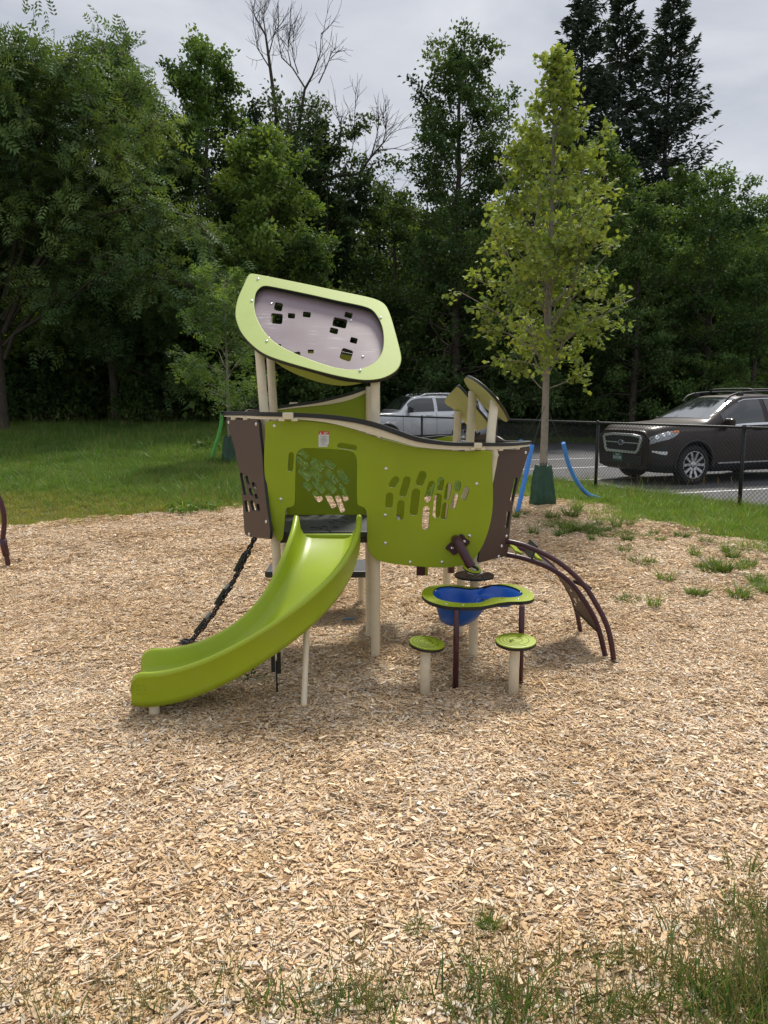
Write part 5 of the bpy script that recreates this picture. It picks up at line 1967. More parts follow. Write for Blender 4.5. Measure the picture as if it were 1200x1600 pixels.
def gen_spruce(seed, H, r0, cb, rbase, col, dead_side=None):
    r = np.random.default_rng(seed)
    tb = TubeNP()
    tz = np.linspace(0, H, 10)
    tb.add(np.column_stack([r.normal(size=10) * .04, r.normal(size=10) * .04, tz]), r0 * (1 - tz / H) + .012, 8)
    P, D, C = [], [], []
    z = cb
    while z < H - .15:
        u = (z - cb) / (H - cb)
        for k in range(r.integers(4, 7)):
            az = r.uniform(0, 2 * PI)
            ln = rbase * ((1 - u) ** .8 * .95 + .04) * r.uniform(.55, 1.15)
            el = R(-8 + 38 * u) + r.normal() * .1
            d = np.array([math.cos(az) * math.cos(el), math.sin(az) * math.cos(el), math.sin(el)])
            pts = curve_branch((0, 0, z + r.normal() * .12), d, ln, 6, r, .35, .18)
            tb.add(pts, np.linspace(.035 * (1 - u) + .012, .005, 7), 4)
            thin = 1.0
            if dead_side is not None and math.cos(az - dead_side[0]) > .5 and z < dead_side[1]:
                thin = .12
            m_ = int((21 * ln + 8) * thin)
            t = r.uniform(.12, 1.03, m_) ** .85
            kk = np.clip(t * 6, 0, 5.999); ki = kk.astype(int)
            q = pts[ki] + (pts[ki + 1] - pts[ki]) * (kk - ki)[:, None]
            dl = norm(pts[-1] - pts[0]); sd = np.cross(dl, (0, 0, 1))
            sg = r.choice([-1, 1], m_)
            wd_ = (.10 + .30 * np.sin(np.clip(t, 0, 1) * PI * .85)) * min(1, ln / 2)
            q = q + sd[None] * (sg * r.uniform(0, 1, m_) * wd_)[:, None] + np.array([0, 0, -1]) * (r.random(m_) * .16)[:, None]
            dd = dl[None] * .75 + sd[None] * (sg * .6)[:, None] + r.normal(size=(m_, 3)) * .25 + np.array([0, 0, -.35])
            P.append(q); D.append(dd)
            C.append(np.array(col)[None] * np.clip(1 + r.normal() * .2 + r.normal(size=m_) * .15, .5, 1.7)[:, None])
        z += r.uniform(.28, .52) * (1.15 - .5 * u)
    P = np.concatenate(P); D = np.concatenate(D); C = np.concatenate(C); n = len(P)
    crown = leaf_mesh('crown', P, D, r.normal(size=(n, 3)) * .5 + [0, 0, .6], r.uniform(.28, .50, n), r.uniform(.09, .16, n), C, T_DIAMOND)
    crown.materials.append(NEEDLE)
    tm = bpy.data.meshes.new('trunk'); tm.from_pydata(tb.mb.v, [], tb.mb.f); tm.materials.append(BARKD)
    tm.polygons.foreach_set('use_smooth', [True] * len(tb.mb.f))
    return tm, crown


def put_tree(name, meshes, x, y, label, cat='tree', group=None, rz=0, s=1.0, z=None):
    t = thing(name, (x, y, float(gz(x, y)) if z is None else z), label, cat, group, rz=rz, local=True)
    t.scale = (s, s, s)
    link('trunk', meshes[0], t)
    link('crown', meshes[1], t)
    return t


def at(u, D):
    return (ony(u, 700, D)[0], D)


def height(v, D, x):
    return ony(600, v, D)[2] - float(gz(x, D))


dome = lambda R0, k=1.0: (lambda u: R0 * (math.sin(PI * min(1, .22 + .78 * u)) ** .7) * (1 if u < .9 else .8) + .25)
WAL = (0.112, 0.180, 0.064); GRN = (0.090, 0.152, 0.048); MID = (0.094, 0.166, 0.047); LIT = (0.130, 0.208, 0.054); DRK = (0.054, 0.094, 0.033); BLU = (0.058, 0.098, 0.044)

WOOD = 'trees along the edge of the wood'
# 1 large walnut on the left with drooping compound leaves
x, y = at(4, 24.5); H_ = height(55, 24.5, x)
px_l = lambda lst, Y, x0, y0: [ony(u, v, Y + i * -.35) - np.array([x0, y0, float(gz(x0, y0))]) for i, (u, v) in enumerate(lst)]
ex = [(px_l([(8, 560), (22, 522), (60, 498), (100, 475), (140, 440), (185, 415), (230, 400)], 24.5, x, y), 4.5, .2, .075),
      (px_l([(6, 520), (40, 440), (90, 360), (150, 290), (200, 230), (240, 190)], 24.5, x, y), 6.0, .5, .09),
      (px_l([(6, 540), (60, 480), (130, 450), (210, 430), (280, 440), (330, 480)], 24.5, x, y), 5.0, .15, .06),
      (px_l([(6, 500), (60, 400), (140, 340), (230, 320), (300, 340), (350, 390)], 24.5, x, y), 6.0, .35, .07),
      (px_l([(6, 470), (50, 350), (120, 240), (180, 170), (215, 120)], 24.5, x, y), 6.0, .6, .08),
      (px_l([(6, 470), (30, 350), (60, 220), (90, 130), (110, 80)], 24.5, x, y), 6.0, .8, .08),
      (px_l([(6, 520), (70, 420), (160, 400), (250, 420), (320, 440), (372, 470)], 24.5, x, y), 6.0, .8, .05)]
w1 = gen_tree(21, H_, .19, 3.4, lambda u: 5.8 * math.sin(PI * (.25 + .66 * u)) + .4, 40, (12, 55), WAL, (.42, .42), T_COMP, twigs=11, per=8, bend=.05, spread=.22, droop=.45, up=.9, extra=ex, twig_len=.30)
put_tree('walnut_tree', w1, x, y, 'large spreading tree with drooping feathery leaves at the left edge of the lawn', group=WOOD)
w2 = gen_tree(22, height(72, 28, at(190, 28)[0]), .16, 1.8, lambda u: 4.4 * math.sin(PI * (.30 + .60 * u)) + .5, 50, (0, 60), WAL, (.42, .42), T_COMP, twigs=10, per=8, bend=.05, spread=.22, droop=.4, up=.9)
x, y = at(185, 28); put_tree('walnut_tree', w2, x, y, 'feathery leaved tree behind the large spreading one, its top sloping to the right', group=WOOD)
x, y = at(-150, 27); put_tree('walnut_tree', w2, x, y, 'feathery leaved tree at the far left edge of the photo', group=WOOD, rz=2.0, s=1.0)

# 2 maples
m1 = gen_tree(31, height(72, 31, at(322, 31)[0]), .17, 3.0, lambda u: 3.7 * math.sin(PI * (.34 + .56 * u)) + .25, 56, (22, 62), MID, (.16, .11), T_DIAMOND, twigs=10, per=32, spread=.16, droop=.15, twig_len=.36)
x, y = at(334, 31); put_tree('maple_tree', m1, x, y, 'tall mid green tree with a pointed top left of the bare topped one', group=WOOD)
m2 = gen_tree(32, height(212, 27.5, at(425, 27.5)[0]), .15, 2.2, lambda u: 2.7 * math.sin(PI * (.30 + .58 * u)) + .35, 46, (8, 55), LIT, (.16, .11), T_DIAMOND, twigs=10, per=30, spread=.15, droop=.2, twig_len=.36)
x, y = at(425, 27.5); put_tree('maple_tree', m2, x, y, 'lighter green rounded tree just left of and above the tilted canopy', group=WOOD)
# 3 half dead poplar
x, y = at(460, 33.5); H3 = height(20, 33.5, x)
dp_ = lambda lst, rr: (px_l(lst, 33.5, x, y), 3.0, 2.0, rr)
ex = [dp_([(462, 330), (490, 285), (525, 275), (560, 272), (580, 245), (600, 222), (612, 205)], .11), dp_([(560, 272), (590, 285), (606, 305), (608, 318)], .05), dp_([(560, 300), (566, 262), (588, 235), (616, 232), (640, 236)], .05),
      dp_([(580, 245), (588, 215), (592, 190)], .035), dp_([(598, 225), (603, 205), (601, 190)], .03), dp_([(555, 345), (563, 315), (566, 290)], .05), dp_([(450, 300), (470, 180), (476, 140), (488, 118), (500, 85), (502, 50)], .08),
      dp_([(440, 250), (428, 150), (420, 90), (415, 55), (398, 25), (394, 8)], .09), dp_([(415, 55), (412, 30), (413, 12)], .03), dp_([(420, 85), (428, 55), (432, 38)], .03), dp_([(424, 110), (402, 75), (397, 40)], .03), dp_([(477, 138), (457, 106), (440, 90), (434, 55), (436, 30)], .035), dp_([(466, 115), (458, 90), (458, 40)], .03), dp_([(455, 105), (450, 80), (452, 55)], .025), dp_([(498, 130), (512, 100), (518, 80)], .03),
      dp_([(545, 255), (553, 220), (556, 135)], .022), dp_([(530, 260), (533, 200), (528, 180)], .022)]
_q = np.random.default_rng(44)
for pts_, ln_, u_, br_ in list(ex):
    # fine bare twigs along every dead limb
    for j in range(9):
        t_ = _q.uniform(.25, 1.0) * (len(pts_) - 1); k_ = min(int(t_), len(pts_) - 2)
        p_ = np.array(pts_[k_]) + (np.array(pts_[k_ + 1]) - np.array(pts_[k_])) * (t_ - k_)
        d_ = norm(np.array(pts_[k_ + 1]) - np.array(pts_[k_])) + _q.normal(size=3) * .6 + np.array([.15, 0, .55])
        tw_ = curve_branch(p_, d_, _q.uniform(.5, 1.6), 5, _q, .3, .35)
        ex.append((tw_, 1.0, 2.0, .014))
        for jj_ in range(2):
            ex.append((curve_branch(tw_[_q.integers(1, 4)], d_ + _q.normal(size=3) * .7, _q.uniform(.3, .8), 3, _q, .2, .3), 1.0, 2.0, .009))
p3 = gen_tree(41, H3 * .80, .24, 7.0, lambda u: 4.2 * math.sin(PI * (.40 + .50 * u)) + .3, 60, (18, 58), BLU, (.15, .12), T_DIAMOND, twigs=10, per=22, spread=.14, droop=.05, extra=ex, leaf_keep=lambda u: 0 if u > 1.5 else (1.15 if u < .58 else .5 if u < .8 else .22), twig_len=.34)
put_tree('poplar_tree', p3, x, y, 'half dead tree with bare twigs at its top and a bare limb reaching right', group=WOOD)
# 4 dark vine covered
v1 = gen_tree(51, height(290, 31, at(515, 31)[0]), .2, 1.5, lambda u: 1.6 * math.sin(PI * (.35 + .55 * u)) + .3, 34, (0, 45), DRK, (.16, .13), T_DIAMOND, twigs=9, per=26, spread=.16, droop=.4)
x, y = at(515, 31.5); put_tree('vine_covered_tree', v1, x, y, 'dark narrow tree wrapped in vines below the bare limb', group=WOOD)
# 5 tall elm
_r = np.random.default_rng(5)
e1_ = gen_tree(61, height(55, 30, at(712, 30)[0]), .2, 1.4, lambda u: (4.6 - 3.1 * u) * _r.uniform(.6, 1.25), 120, (2, 40), (0.072, 0.125, 0.040), (.15, .09), T_DIAMOND, twigs=9, per=24, spread=.14, droop=.05, bend=.18, twig_len=.34)
x, y = at(712, 30); put_tree('elm_tree', e1_, x, y, 'tall open crowned tree rising just left of the young yellow green maple', group=WOOD)
g1 = gen_tree(62, 9.0, .14, 1.2, lambda u: 2.3 * math.sin(PI * (.28 + .62 * u)) + .3, 34, (10, 55), GRN, (.16, .11), T_DIAMOND, twigs=9, per=26, spread=.16, droop=.2)
x, y = at(622, 32); put_tree('broadleaf_tree', g1, x, y, 'mid height green tree behind the silver suv', group=WOOD, s=height(305, 32, x) / 9.0)
# right hand mass
b1 = gen_tree(71, 11.0, .18, 1.0, lambda u: 3.6 * math.sin(PI * (.26 + .64 * u)) + .3, 46, (-5, 50), MID, (.16, .10), T_DIAMOND, twigs=10, per=28, spread=(.15), droop=.25, bend=.1, up=1.3)
b2_ = gen_tree(72, 12.0, .18, 1.5, lambda u: 3.0 * math.sin(PI * (.30 + .62 * u)) + .3, 44, (5, 55), GRN, (.16, .10), T_DIAMOND, twigs=10, per=28, spread=.15, droop=.2, up=1.1)
for (u, D, v, ms, h0, rz, lab) in ((1095, 30, 268, b1, 11, .3, 'broad layered green tree above the brown suv windscreen'),
                                   (1215, 33, 228, b2_, 12, 1.2, 'tall green tree cut off by the right edge of the photo'),
                                   (985, 29.5, 300, b2_, 12, 2.6, 'dark green tree behind the front of the brown suv'),
                                   (930, 34, 215, b2_, 12, 4.0, 'green tree directly behind the upper half of the young maple'),
                                   (835, 33, 205, b2_, 12, 5.2, 'dark green tree between the open crowned tree and the young maple'),
                                   (770, 31, 350, b1, 11, 3.3, 'low bushy tree at the foot of the open crowned tree'),
                                   (1170, 27.5, 400, b1, 11, 1.9, 'low layered tree nearest the brown suv roof'),
                                   (1040, 35.5, 262, b2_, 12, .9, 'green tree standing under the tall spruces')):
    x, y = at(u, D)
    put_tree('broadleaf_tree', ms, x, y, lab, group=WOOD, rz=rz, s=height(v, D, x) / h0)
# spruces
sp1 = gen_spruce(81, 26, .30, 6.0, 5.0, (0.062, 0.088, 0.060), None)
sp2 = gen_spruce(82, 26, .32, 6.0, 5.6, (0.062, 0.088, 0.060), (0.0, 17.5))
for u, D, v, ms, rz, lab in ((888, 44, -60, sp1, .4, 'leftmost dark spruce rising behind the young maple'), (946, 46, -40, sp1, 2.2, 'middle dark spruce of the close set three'), (1018, 43, -18, sp2, 0, 'rightmost tall spruce with thin bare branches on its right')):
    x, y = at(u, D)
    put_tree('spruce_tree', ms, x, y, lab, group='tall dark spruces behind the wood', rz=rz, s=height(v, D, x) / 26)

# young feathery tree with its watering bag, left of the structure
yt = onground(359, 724)
y1 = gen_tree(91, ony(600, 420, yt[1])[2] - gz(yt[0], yt[1]), .030, 1.1, lambda u: 1.15 * math.sin(PI * (.32 + .58 * u)) + .12, 34, (18, 55), (.135, .225, .065), (.17, .16), T_COMP3, twigs=7, per=15, spread=.05, droop=.15, up=1.4, bend=-.1, bark=BARKL, limb_r=.3)
put_tree('young_tree', y1, yt[0], yt[1], 'slender young tree with feathery light green leaves behind the left end of the play structure', 'young tree', 'newly planted trees')

# young maple
mt = onz(847, 790, 0)
prof_m = lambda u: float(np.interp(u, [0, .08, .2, .36, .52, .66, .8, .92, 1], [.80, 1.25, 1.62, 1.58, 1.22, .86, .55, .30, .10]))
mp1 = gen_tree(95, ony(600, 62, mt[1])[2], .058, 1.95, prof_m, 84, (30, 54), (.265, .345, .080), (.072, .068), T_MAPLE, twigs=8, per=19, spread=.06, droop=.35, up=.8, bend=.22, bark=BARKL, cvar=.10, twig_len=.26, limb_r=.42, trunk_wander=.03)
put_tree('young_maple', mp1, mt[0], mt[1], 'young yellow green maple with pale trunk standing right of the play structure', 'young tree', 'newly planted trees')

# watering bags
BAG = principled('green_woven_bag', (0.010, 0.055, 0.026), 0.38, var=0.2, scale=12, bump=0.9, bscale=45)


def water_bag(p, h, rb, rt, label, seed):
    r = np.random.default_rng(seed)
    n = 40
    rows = []
    ph = r.uniform(0, 6, 8)
    for i, t in enumerate(np.linspace(0, 1, 16)):
        rr = rb + (rt - rb) * t ** 1.15
        row = []
        for j in range(n):
            a_ = 2 * PI * j / n
            fold = .07 * math.sin(3 * a_ + ph[0] + t) + .06 * math.sin(7 * a_ + ph[1] - 2 * t) * (.4 + t) + .035 * math.sin(13 * a_ + ph[2] + 5 * t) + .012 * math.sin(9 * t * 2 + ph[3] + 2 * a_)
            q = rr * (1 + fold + r.normal() * .022) * (1 - .12 * math.exp(-t * 18))
            row.append((p[0] + q * math.cos(a_), p[1] + q * math.sin(a_), p[2] + .0 + h * t + (.015 * math.sin(2 * a_ + ph[4]) if i == 15 else 0)))
        rows.append(row)
    ctr = [(p[0] + .055 * math.cos(2 * PI * j / n), p[1] + .055 * math.sin(2 * PI * j / n), p[2] + h * .985) for j in range(n)]
    mb = MB()
    mb.grid(rows + [ctr], 0, True, closed=True)
    o = mb.build('watering_bag', BAG)
    tag(o, label, 'watering bag', 'tree watering bags')
    ORG[o.name] = np.zeros(3)
    s_ = MB()
    for a_ in (-1.9, -1.0, 1.2):
        c = np.array([p[0] + rt * .8 * math.cos(a_), p[1] + rt * .8 * math.sin(a_), p[2] + h])
        s_.tube([c + [-.025, 0, -.01], c + [-.018, 0, .035], c + [.018, 0, .04], c + [.025, 0, -.01]], .006, 5)
    s_.build_each('strap', BLACK, o)
    zb = MB(); 
    return o


water_bag((mt[0], mt[1], -.01), .64, .205, .115, 'dark green watering bag wrapped round the pale maple trunk', 1)
water_bag((yt[0], yt[1], float(gz(yt[0], yt[1])) - .01), .58, .175, .11, 'dark green watering bag half hidden behind the brown end board', 2)

# guy wires with foam noodles
NB = principled('blue_foam', (0.06, 0.26, 0.74), 0.75, var=0.06, scale=20, bump=0.3, bscale=150)
NG = principled('green_foam', (0.12, 0.48, 0.10), 0.75, var=0.06, scale=20, bump=0.3, bscale=150)
WIRE = principled('guy_wire_steel', (0.10, 0.10, 0.10), 0.4, metal=.6)


def noodle(base, rad, pts, mat, label, tree_p, tree_h, wl, grp):
    P = crom(pts, 8, closed=False)
    mb = MB()
    mb.tube(P, rad, 14)
    tag(mb.build('pool_noodle', mat), label, 'pool noodle', grp)
    top = P[-1] if P[-1][2] > P[0][2] else P[0]
    bot = P[0] if P[-1][2] > P[0][2] else P[-1]
    a_ = np.array([tree_p[0], tree_p[1], tree_p[2] + tree_h])
    w_ = MB(); w_.tube([a_, (a_ + top) / 2 + [0, 0, -.02], top + [0, 0, -.05]], .004, 5)
    w_.tube([bot + [0, 0, .03], bot + [0, 0, .0], bot + [0, 0, -.08]], .006, 5)
    tag(w_.build('guy_wire', WIRE), wl, 'guy wire', 'guy wires of the young trees')


b0 = onz(808, 803, 0); tp0 = ony(831.5, 695, b0[1] + .12)
noodle(b0, .033, [b0, (b0 + tp0) / 2 + [.004, 0, .01], tp0], NB, 'straight blue foam noodle leaning beside the right brown end board', mt, 1.55, 'thin guy wire from the maple trunk down into the straight blue noodle', 'foam noodles on the guy wires')
b1_ = onz(938, 781, 0)
pr = [b1_ + [0, 0, .02], ony(918, 772, b1_[1] - .15), ony(901, 752, b1_[1] - .35), ony(888, 724, b1_[1] - .55), ony(880, 692, b1_[1] - .7)]
noodle(b1_, .033, pr, NB, 'bent blue foam noodle curving down to the grass between maple and fence', mt, 1.55, 'thin guy wire from the maple trunk to the bent blue noodle', 'foam noodles on the guy wires')
b2n = onz(790, 748, 0)
noodle(b2n, .033, [b2n, ony(802, 718, 14.6), ony(814, 689, 13.6)], NB, 'blue foam noodle mostly hidden behind the right end of the rail', mt, 1.55, 'thin guy wire from the maple trunk to the hidden blue noodle', 'foam noodles on the guy wires')
bg_ = onground(331, 720)
noodle(bg_, .038, [bg_, ony(334, 704, bg_[1]), ony(341, 682, bg_[1] + .02), ony(345.5, 662, bg_[1] + .05), ony(346.5, 643, bg_[1] + .1)], NG, 'bright green foam noodle bowed out from the slender young tree', yt, 1.75, 'thin guy wire from the slender young tree to the green noodle', 'foam noodles on the guy wires')

# ------------------------------------------------------------------ the wood behind: one dense mass
s_a = gen_tree(201, 11.0, .2, .6, lambda u: 3.4 * math.sin(PI * (.25 + .66 * u)) + .3, 40, (0, 50), DRK, (.22, .16), T_DIAMOND, twigs=8, per=18, spread=.2, droop=.2)
s_b = gen_tree(202, 11.0, .2, .6, lambda u: 2.9 * math.sin(PI * (.30 + .62 * u)) + .3, 40, (5, 55), (0.040, 0.074, 0.022), (.22, .16), T_DIAMOND, twigs=8, per=18, spread=.2, droop=.2)


def crown_src(ms):
    return bpy.data.objects.new('wood_tree_crown', ms[1]), bpy.data.objects.new('wood_tree_trunk', ms[0])


srcs = []
for ms in (s_a, s_b):
    srcs += list(crown_src(ms))
pts, ro, sc2, ix = [], [], [], []
r = np.random.default_rng(77)
for row, (D, vtop) in enumerate(((34.5, 395), (37, 350), (40.5, 330), (45, 318), (52, 312))):
    x = -.75 * D - 6
    while x < .75 * D + 8:
        xx = x + r.normal() * .6; yy = D + r.normal() * .8
        u = 600 + F * xx / yy
        vt = vtop + r.normal() * 12
        if u < 250: vt -= 60
        s_ = height(vt, yy, xx) / 11 * r.uniform(.92, 1.06)
        rot = r.uniform(0, 6.28)
        k = r.integers(0, 2)
        for j in (0, 1):
            pts.append((xx, yy, gz(xx, yy) - .1)); ro.append((0, 0, rot)); sc2.append(s_); ix.append(2 * k + j)
        x += r.uniform(2.6, 3.8)
scatter('far_wood', pts, ro, sc2, ix, srcs, 'dense dark wood filling in behind the front trees')

# undergrowth at the foot of the wood
bs = []
for i, cc_ in enumerate(((0.085, 0.150, 0.042), (0.060, 0.112, 0.034), (0.10, 0.165, 0.05))):
    ms = gen_tree(300 + i, 1.6, .02, .12, lambda u: 1.0 * math.sin(PI * (.3 + .6 * u)) + .2, 20, (10, 60), cc_, (.15, .10), T_DIAMOND, twigs=7, per=14, spread=.10, droop=.3)
    bs.append(bpy.data.objects.new('shrub_leaves', ms[1]))
pts, ro, sc2, ix = [], [], [], []
for (ya, yb, n_, sa, sb) in ((27.6, 30.6, 230, .35, .95), (30.0, 34, 260, .8, 2.0), (34, 40, 180, 1.2, 2.6)):
    for i in range(n_):
        yy = r.uniform(ya, yb); xx = r.uniform(-.60 * yy, .62 * yy)
        if xx > -1.5 and yy < 31.6: continue
        pts.append((xx, yy, gz(xx, yy) - .05)); ro.append((0, 0, r.uniform(0, 6.28))); sc2.append(r.uniform(sa, sb) * (1.25 if xx < -2 else 1.0)); ix.append(r.integers(0, 3))
scatter('undergrowth', pts, ro, sc2, ix, bs, 'leafy undergrowth along the foot of the wood')
# ------------------------------------------------------------------ grasses
def lawn_world(nt, src):
    L = nt.links.new
    geo = nt.nodes.new('ShaderNodeNewGeometry')
    n = nd(nt, 'ShaderNodeTexNoise', Scale=0.55, Detail=5.0, Roughness=0.6)
    L(geo.outputs['Position'], n.inputs['Vector'])
    s = nt.nodes.new('ShaderNodeSeparateXYZ')
    L(geo.outputs['Position'], s.inputs[0])
    # dry trampled patch by the chips on the left
    vm = nd(nt, 'ShaderNodeVectorMath', _operation='SUBTRACT'); L(geo.outputs['Position'], vm.inputs[0]); vm.inputs[1].default_value = (-5.6, 10.6, 0)
    v2 = nd(nt, 'ShaderNodeVectorMath', _operation='MULTIPLY'); L(vm.outputs[0], v2.inputs[0]); v2.inputs[1].default_value = (.30, .56, 0)
    ln = nd(nt, 'ShaderNodeVectorMath', _operation='LENGTH'); L(v2.outputs[0], ln.inputs[0])
    ad = nd(nt, 'ShaderNodeMath', _operation='ADD'); L(ln.outputs['Value'], ad.inputs[0])
    m2 = nd(nt, 'ShaderNodeMath', _operation='MULTIPLY_ADD'); L(n.outputs['Fac'], m2.inputs[0]); m2.inputs[1].default_value = 2.2; m2.inputs[2].default_value = -1.1
    L(m2.outputs[0], ad.inputs[1])
    dry = maprange(nt, L, ad.outputs[0], 0.35, 1.35, 1.0, 0.0)
    mul = mask_mix(nt, L, maprange(nt, L, n.outputs['Fac'], 0.35, 0.65), (0.78, 0.84, 0.8), (1.25, 1.15, 1.1))
    mul2 = mask_mix(nt, L, dry, mul, (2.3, 1.4, 1.6))
    strip = maprange(nt, L, s.outputs['X'], 1.0, 2.2)
    mul2 = mask_mix(nt, L, strip, mul2, (1.45, 1.28, 1.25))
    m = nd(nt, 'ShaderNodeVectorMath', _operation='MULTIPLY'); L(src, m.inputs[0]); L(mul2, m.inputs[1])
    return m.outputs[0]


BLADE = tint_mat('grass_blade', 0.45, 0.35, 0.35, 0.18)
LAWN = tint_mat('lawn_blade', 0.5, 0.35, 0.3, 0.15, worldvar=lawn_world)


def clump(seed, n, rad, h0, h1, w, cols, bend=.5, seeds=0, seg=3, spread=.35):
    """tuft of bent blades (and seed stalks)"""
    r = np.random.default_rng(seed)
    V, Tn, C = [], [], []
    for i in range(n + seeds):
        stalk = i >= n
        a_ = r.uniform(0, 2 * PI); rr = rad * math.sqrt(r.random())
        p = np.array([rr * math.cos(a_), rr * math.sin(a_), -.01])
        az = a_ + r.normal() * 1.2
        out = np.array([math.cos(az), math.sin(az), 0])
        h = r.uniform(h0, h1) * (r.uniform(1.3, 2.0) if stalk else 1)
        ww = w * r.uniform(.6, 1.3) * (.45 if stalk else 1)
        b = bend * r.uniform(.2, 1.3) * (.35 if stalk else 1)
        lean = r.uniform(0, spread)
        fa = r.uniform(0, 2 * PI)
        sd = np.array([math.cos(fa), math.sin(fa), 0])
        c = np.array(cols[r.integers(0, len(cols))]) * r.uniform(.75, 1.25)
        if stalk:
            c = np.array((0.17, 0.155, 0.07)) * r.uniform(.7, 1.3)
        o = len(V)
        for k in range(seg + 1):
            t = k / seg
            q = p + np.array([0, 0, 1]) * h * (t - .35 * b * t * t) + out * h * (lean * t + b * .8 * t * t)
            wk = ww * (1 - t ** 1.6) + .0004
            V += [q - sd * wk / 2, q + sd * wk / 2]
            C += [c * (.75 + .4 * t)] * 2
        for k in range(seg):
            i0 = o + 2 * k
            Tn += [(i0, i0 + 1, i0 + 3), (i0, i0 + 3, i0 + 2)]
        if stalk:
            q = (V[-1] + V[-2]) / 2
            for j in range(5):
                o = len(V)
                d = norm(np.array([r.normal() * .5, r.normal() * .5, 1]))
                s2 = norm(np.cross(d, (1, .3, 0)))
                b0 = q - np.array([0, 0, .012 * j])
                V += [b0, b0 + d * .008 + s2 * .0018, b0 + d * .018, b0 + d * .008 - s2 * .0018]
                C += [np.array((0.21, 0.18, 0.09))] * 4
                Tn += [(o, o + 1, o + 2), (o, o + 2, o + 3)]
    return mesh_np('grass_clump', np.array(V), np.array(Tn), np.array(C))


GC = [(0.108, 0.225, 0.036), (0.130, 0.25, 0.048), (0.085, 0.19, 0.030), (0.165, 0.25, 0.065), (0.24, 0.25, 0.10)]
lawn_src = [source('lawn_clump', clump(400 + i, 70, .13, .05, .13, .007, GC, .6), LAWN) for i in range(5)]
tall_src = [source('lawn_clump', clump(420 + i, 50, .10, .12, .24, .006, GC[:4], .7, seeds=3), LAWN) for i in range(3)]
r = np.random.default_rng(9)


def not_chips(P, grow=0.0):
    wob = np.stack([.16 * np.sin(3.1 * P[:, 1] + 2 * P[:, 0]), .20 * np.sin(2.7 * P[:, 0] + .7) + .12 * np.sin(6.3 * P[:, 0])], 1)
    return ~pip(P + wob + r.normal(size=P.shape) * .13, CHIPS)


lot = np.array([tuple(q) for q in pk])
PL = []
A1 = jgrid(-11, 6.5, 5, 17, .115, r); A2 = jgrid(-18, 3, 17, 31.5, .19, r)
for A_ in (A1, A2):
    m_ = (np.abs(A_[:, 0]) < .53 * A_[:, 1] + 1.2) & not_chips(A_) & ~pip(A_, lot)
    PL.append(A_[m_])
B1 = jgrid(-2, 30, 29, 34, .22, r); m_ = ~pip(B1, lot) & (np.abs(B1[:, 0]) < .53 * B1[:, 1] + 1)
PL.append(B1[m_])
s_ = np.concatenate([np.full(len(PL[0]), 1.0), np.full(len(PL[1]), 1.5), np.full(len(PL[2]), 1.6)])
PL = np.concatenate(PL)
n = len(PL)
# trampled short grass on the dry patch, tall grass close to the structure side and the fence
dry = np.exp(-(((PL[:, 0] + 5.2) * .42) ** 2 + ((PL[:, 1] - 10.9) * .62) ** 2))
s_ = s_ * r.uniform(.85, 1.45, n) * (1 - .45 * dry)
idx = r.integers(0, 5, n)
tl = (r.random(n) < .10 + .25 * ((PL[:, 0] > -4) & (PL[:, 0] < 0) & (PL[:, 1] < 15))) & (dry < .4)
idx[tl] = 5 + r.integers(0, 3, tl.sum())
scatter('lawn_grass', np.column_stack([PL, gz(PL[:, 0], PL[:, 1]) - .03]), np.column_stack([r.normal(size=n) * .08, r.normal(size=n) * .08, r.uniform(0, 6.28, n)]), s_, idx, lawn_src + tall_src, 'green lawn grass with a dry trampled patch at its left edge')

# long grass in the foreground corner
FG = [(0.10, 0.185, 0.042), (0.125, 0.215, 0.05), (0.15, 0.20, 0.06), (0.17, 0.19, 0.07), (0.085, 0.16, 0.036)]
fsrc = [source('meadow_clump', clump(450 + i, 20, .035, .04, .13, .0046, FG, .6, seeds=3, seg=4, spread=.5), BLADE) for i in range(5)]
wisp = [source('meadow_wisp', clump(470 + i, 7, .05, .06, .14, .0024, FG, .4, seeds=4, seg=4, spread=.4), BLADE) for i in range(4)]
pts, sc2, ix = [], [], []
# centre px, spread px, clumps, size
blobs = [(432, 1590, 26, 5, 1.0), (505, 1592, 26, 6, 1.0), (590, 1590, 30, 7, 1.05), (645, 1556, 14, 2, .8), (703, 1568, 22, 6, 1.0), (748, 1572, 22, 6, 1.0), (800, 1585, 30, 8, 1.1), (858, 1592, 30, 8, 1.0), (944, 1502, 10, 4, .9), (1012, 1492, 12, 4, .9), (1000, 1562, 22, 6, 1.0), (940, 1580, 24, 7, 1.0), (1062, 1525, 20, 6, 1.1), (1075, 1582, 26, 8, 1.2), (1122, 1455, 16, 6, .95), (1168, 1425, 16, 6, .95), (1192, 1482, 16, 6, 1.0), (1130, 1555, 26, 8, 1.2), (1180, 1560, 26, 9, 1.25), (1150, 1604, 40, 9, 1.3), (1235, 1440, 25, 10, 1.0), (1260, 1540, 40, 16, 1.2), (1330, 1500, 60, 30, 1.2), (1000, 1680, 160, 40, 1.2), (1300, 1690, 160, 50, 1.3), (640, 1690, 160, 30, 1.1), (1100, 1800, 300, 60, 1.3)]
for (u, v, sp_, k, sz) in blobs:
    for i in range(max(2, int(k * (.50 if u < 900 else .72)))):
        uu, vv = u + r.normal() * sp_, v + r.normal() * sp_ * .55
        q = onz(uu, min(vv, 2200), 0)
        pts.append((q[0], q[1], float(bed_h(q[0], q[1])))); sc2.append(sz * r.uniform(.7, 1.25)); ix.append(r.integers(0, 5))
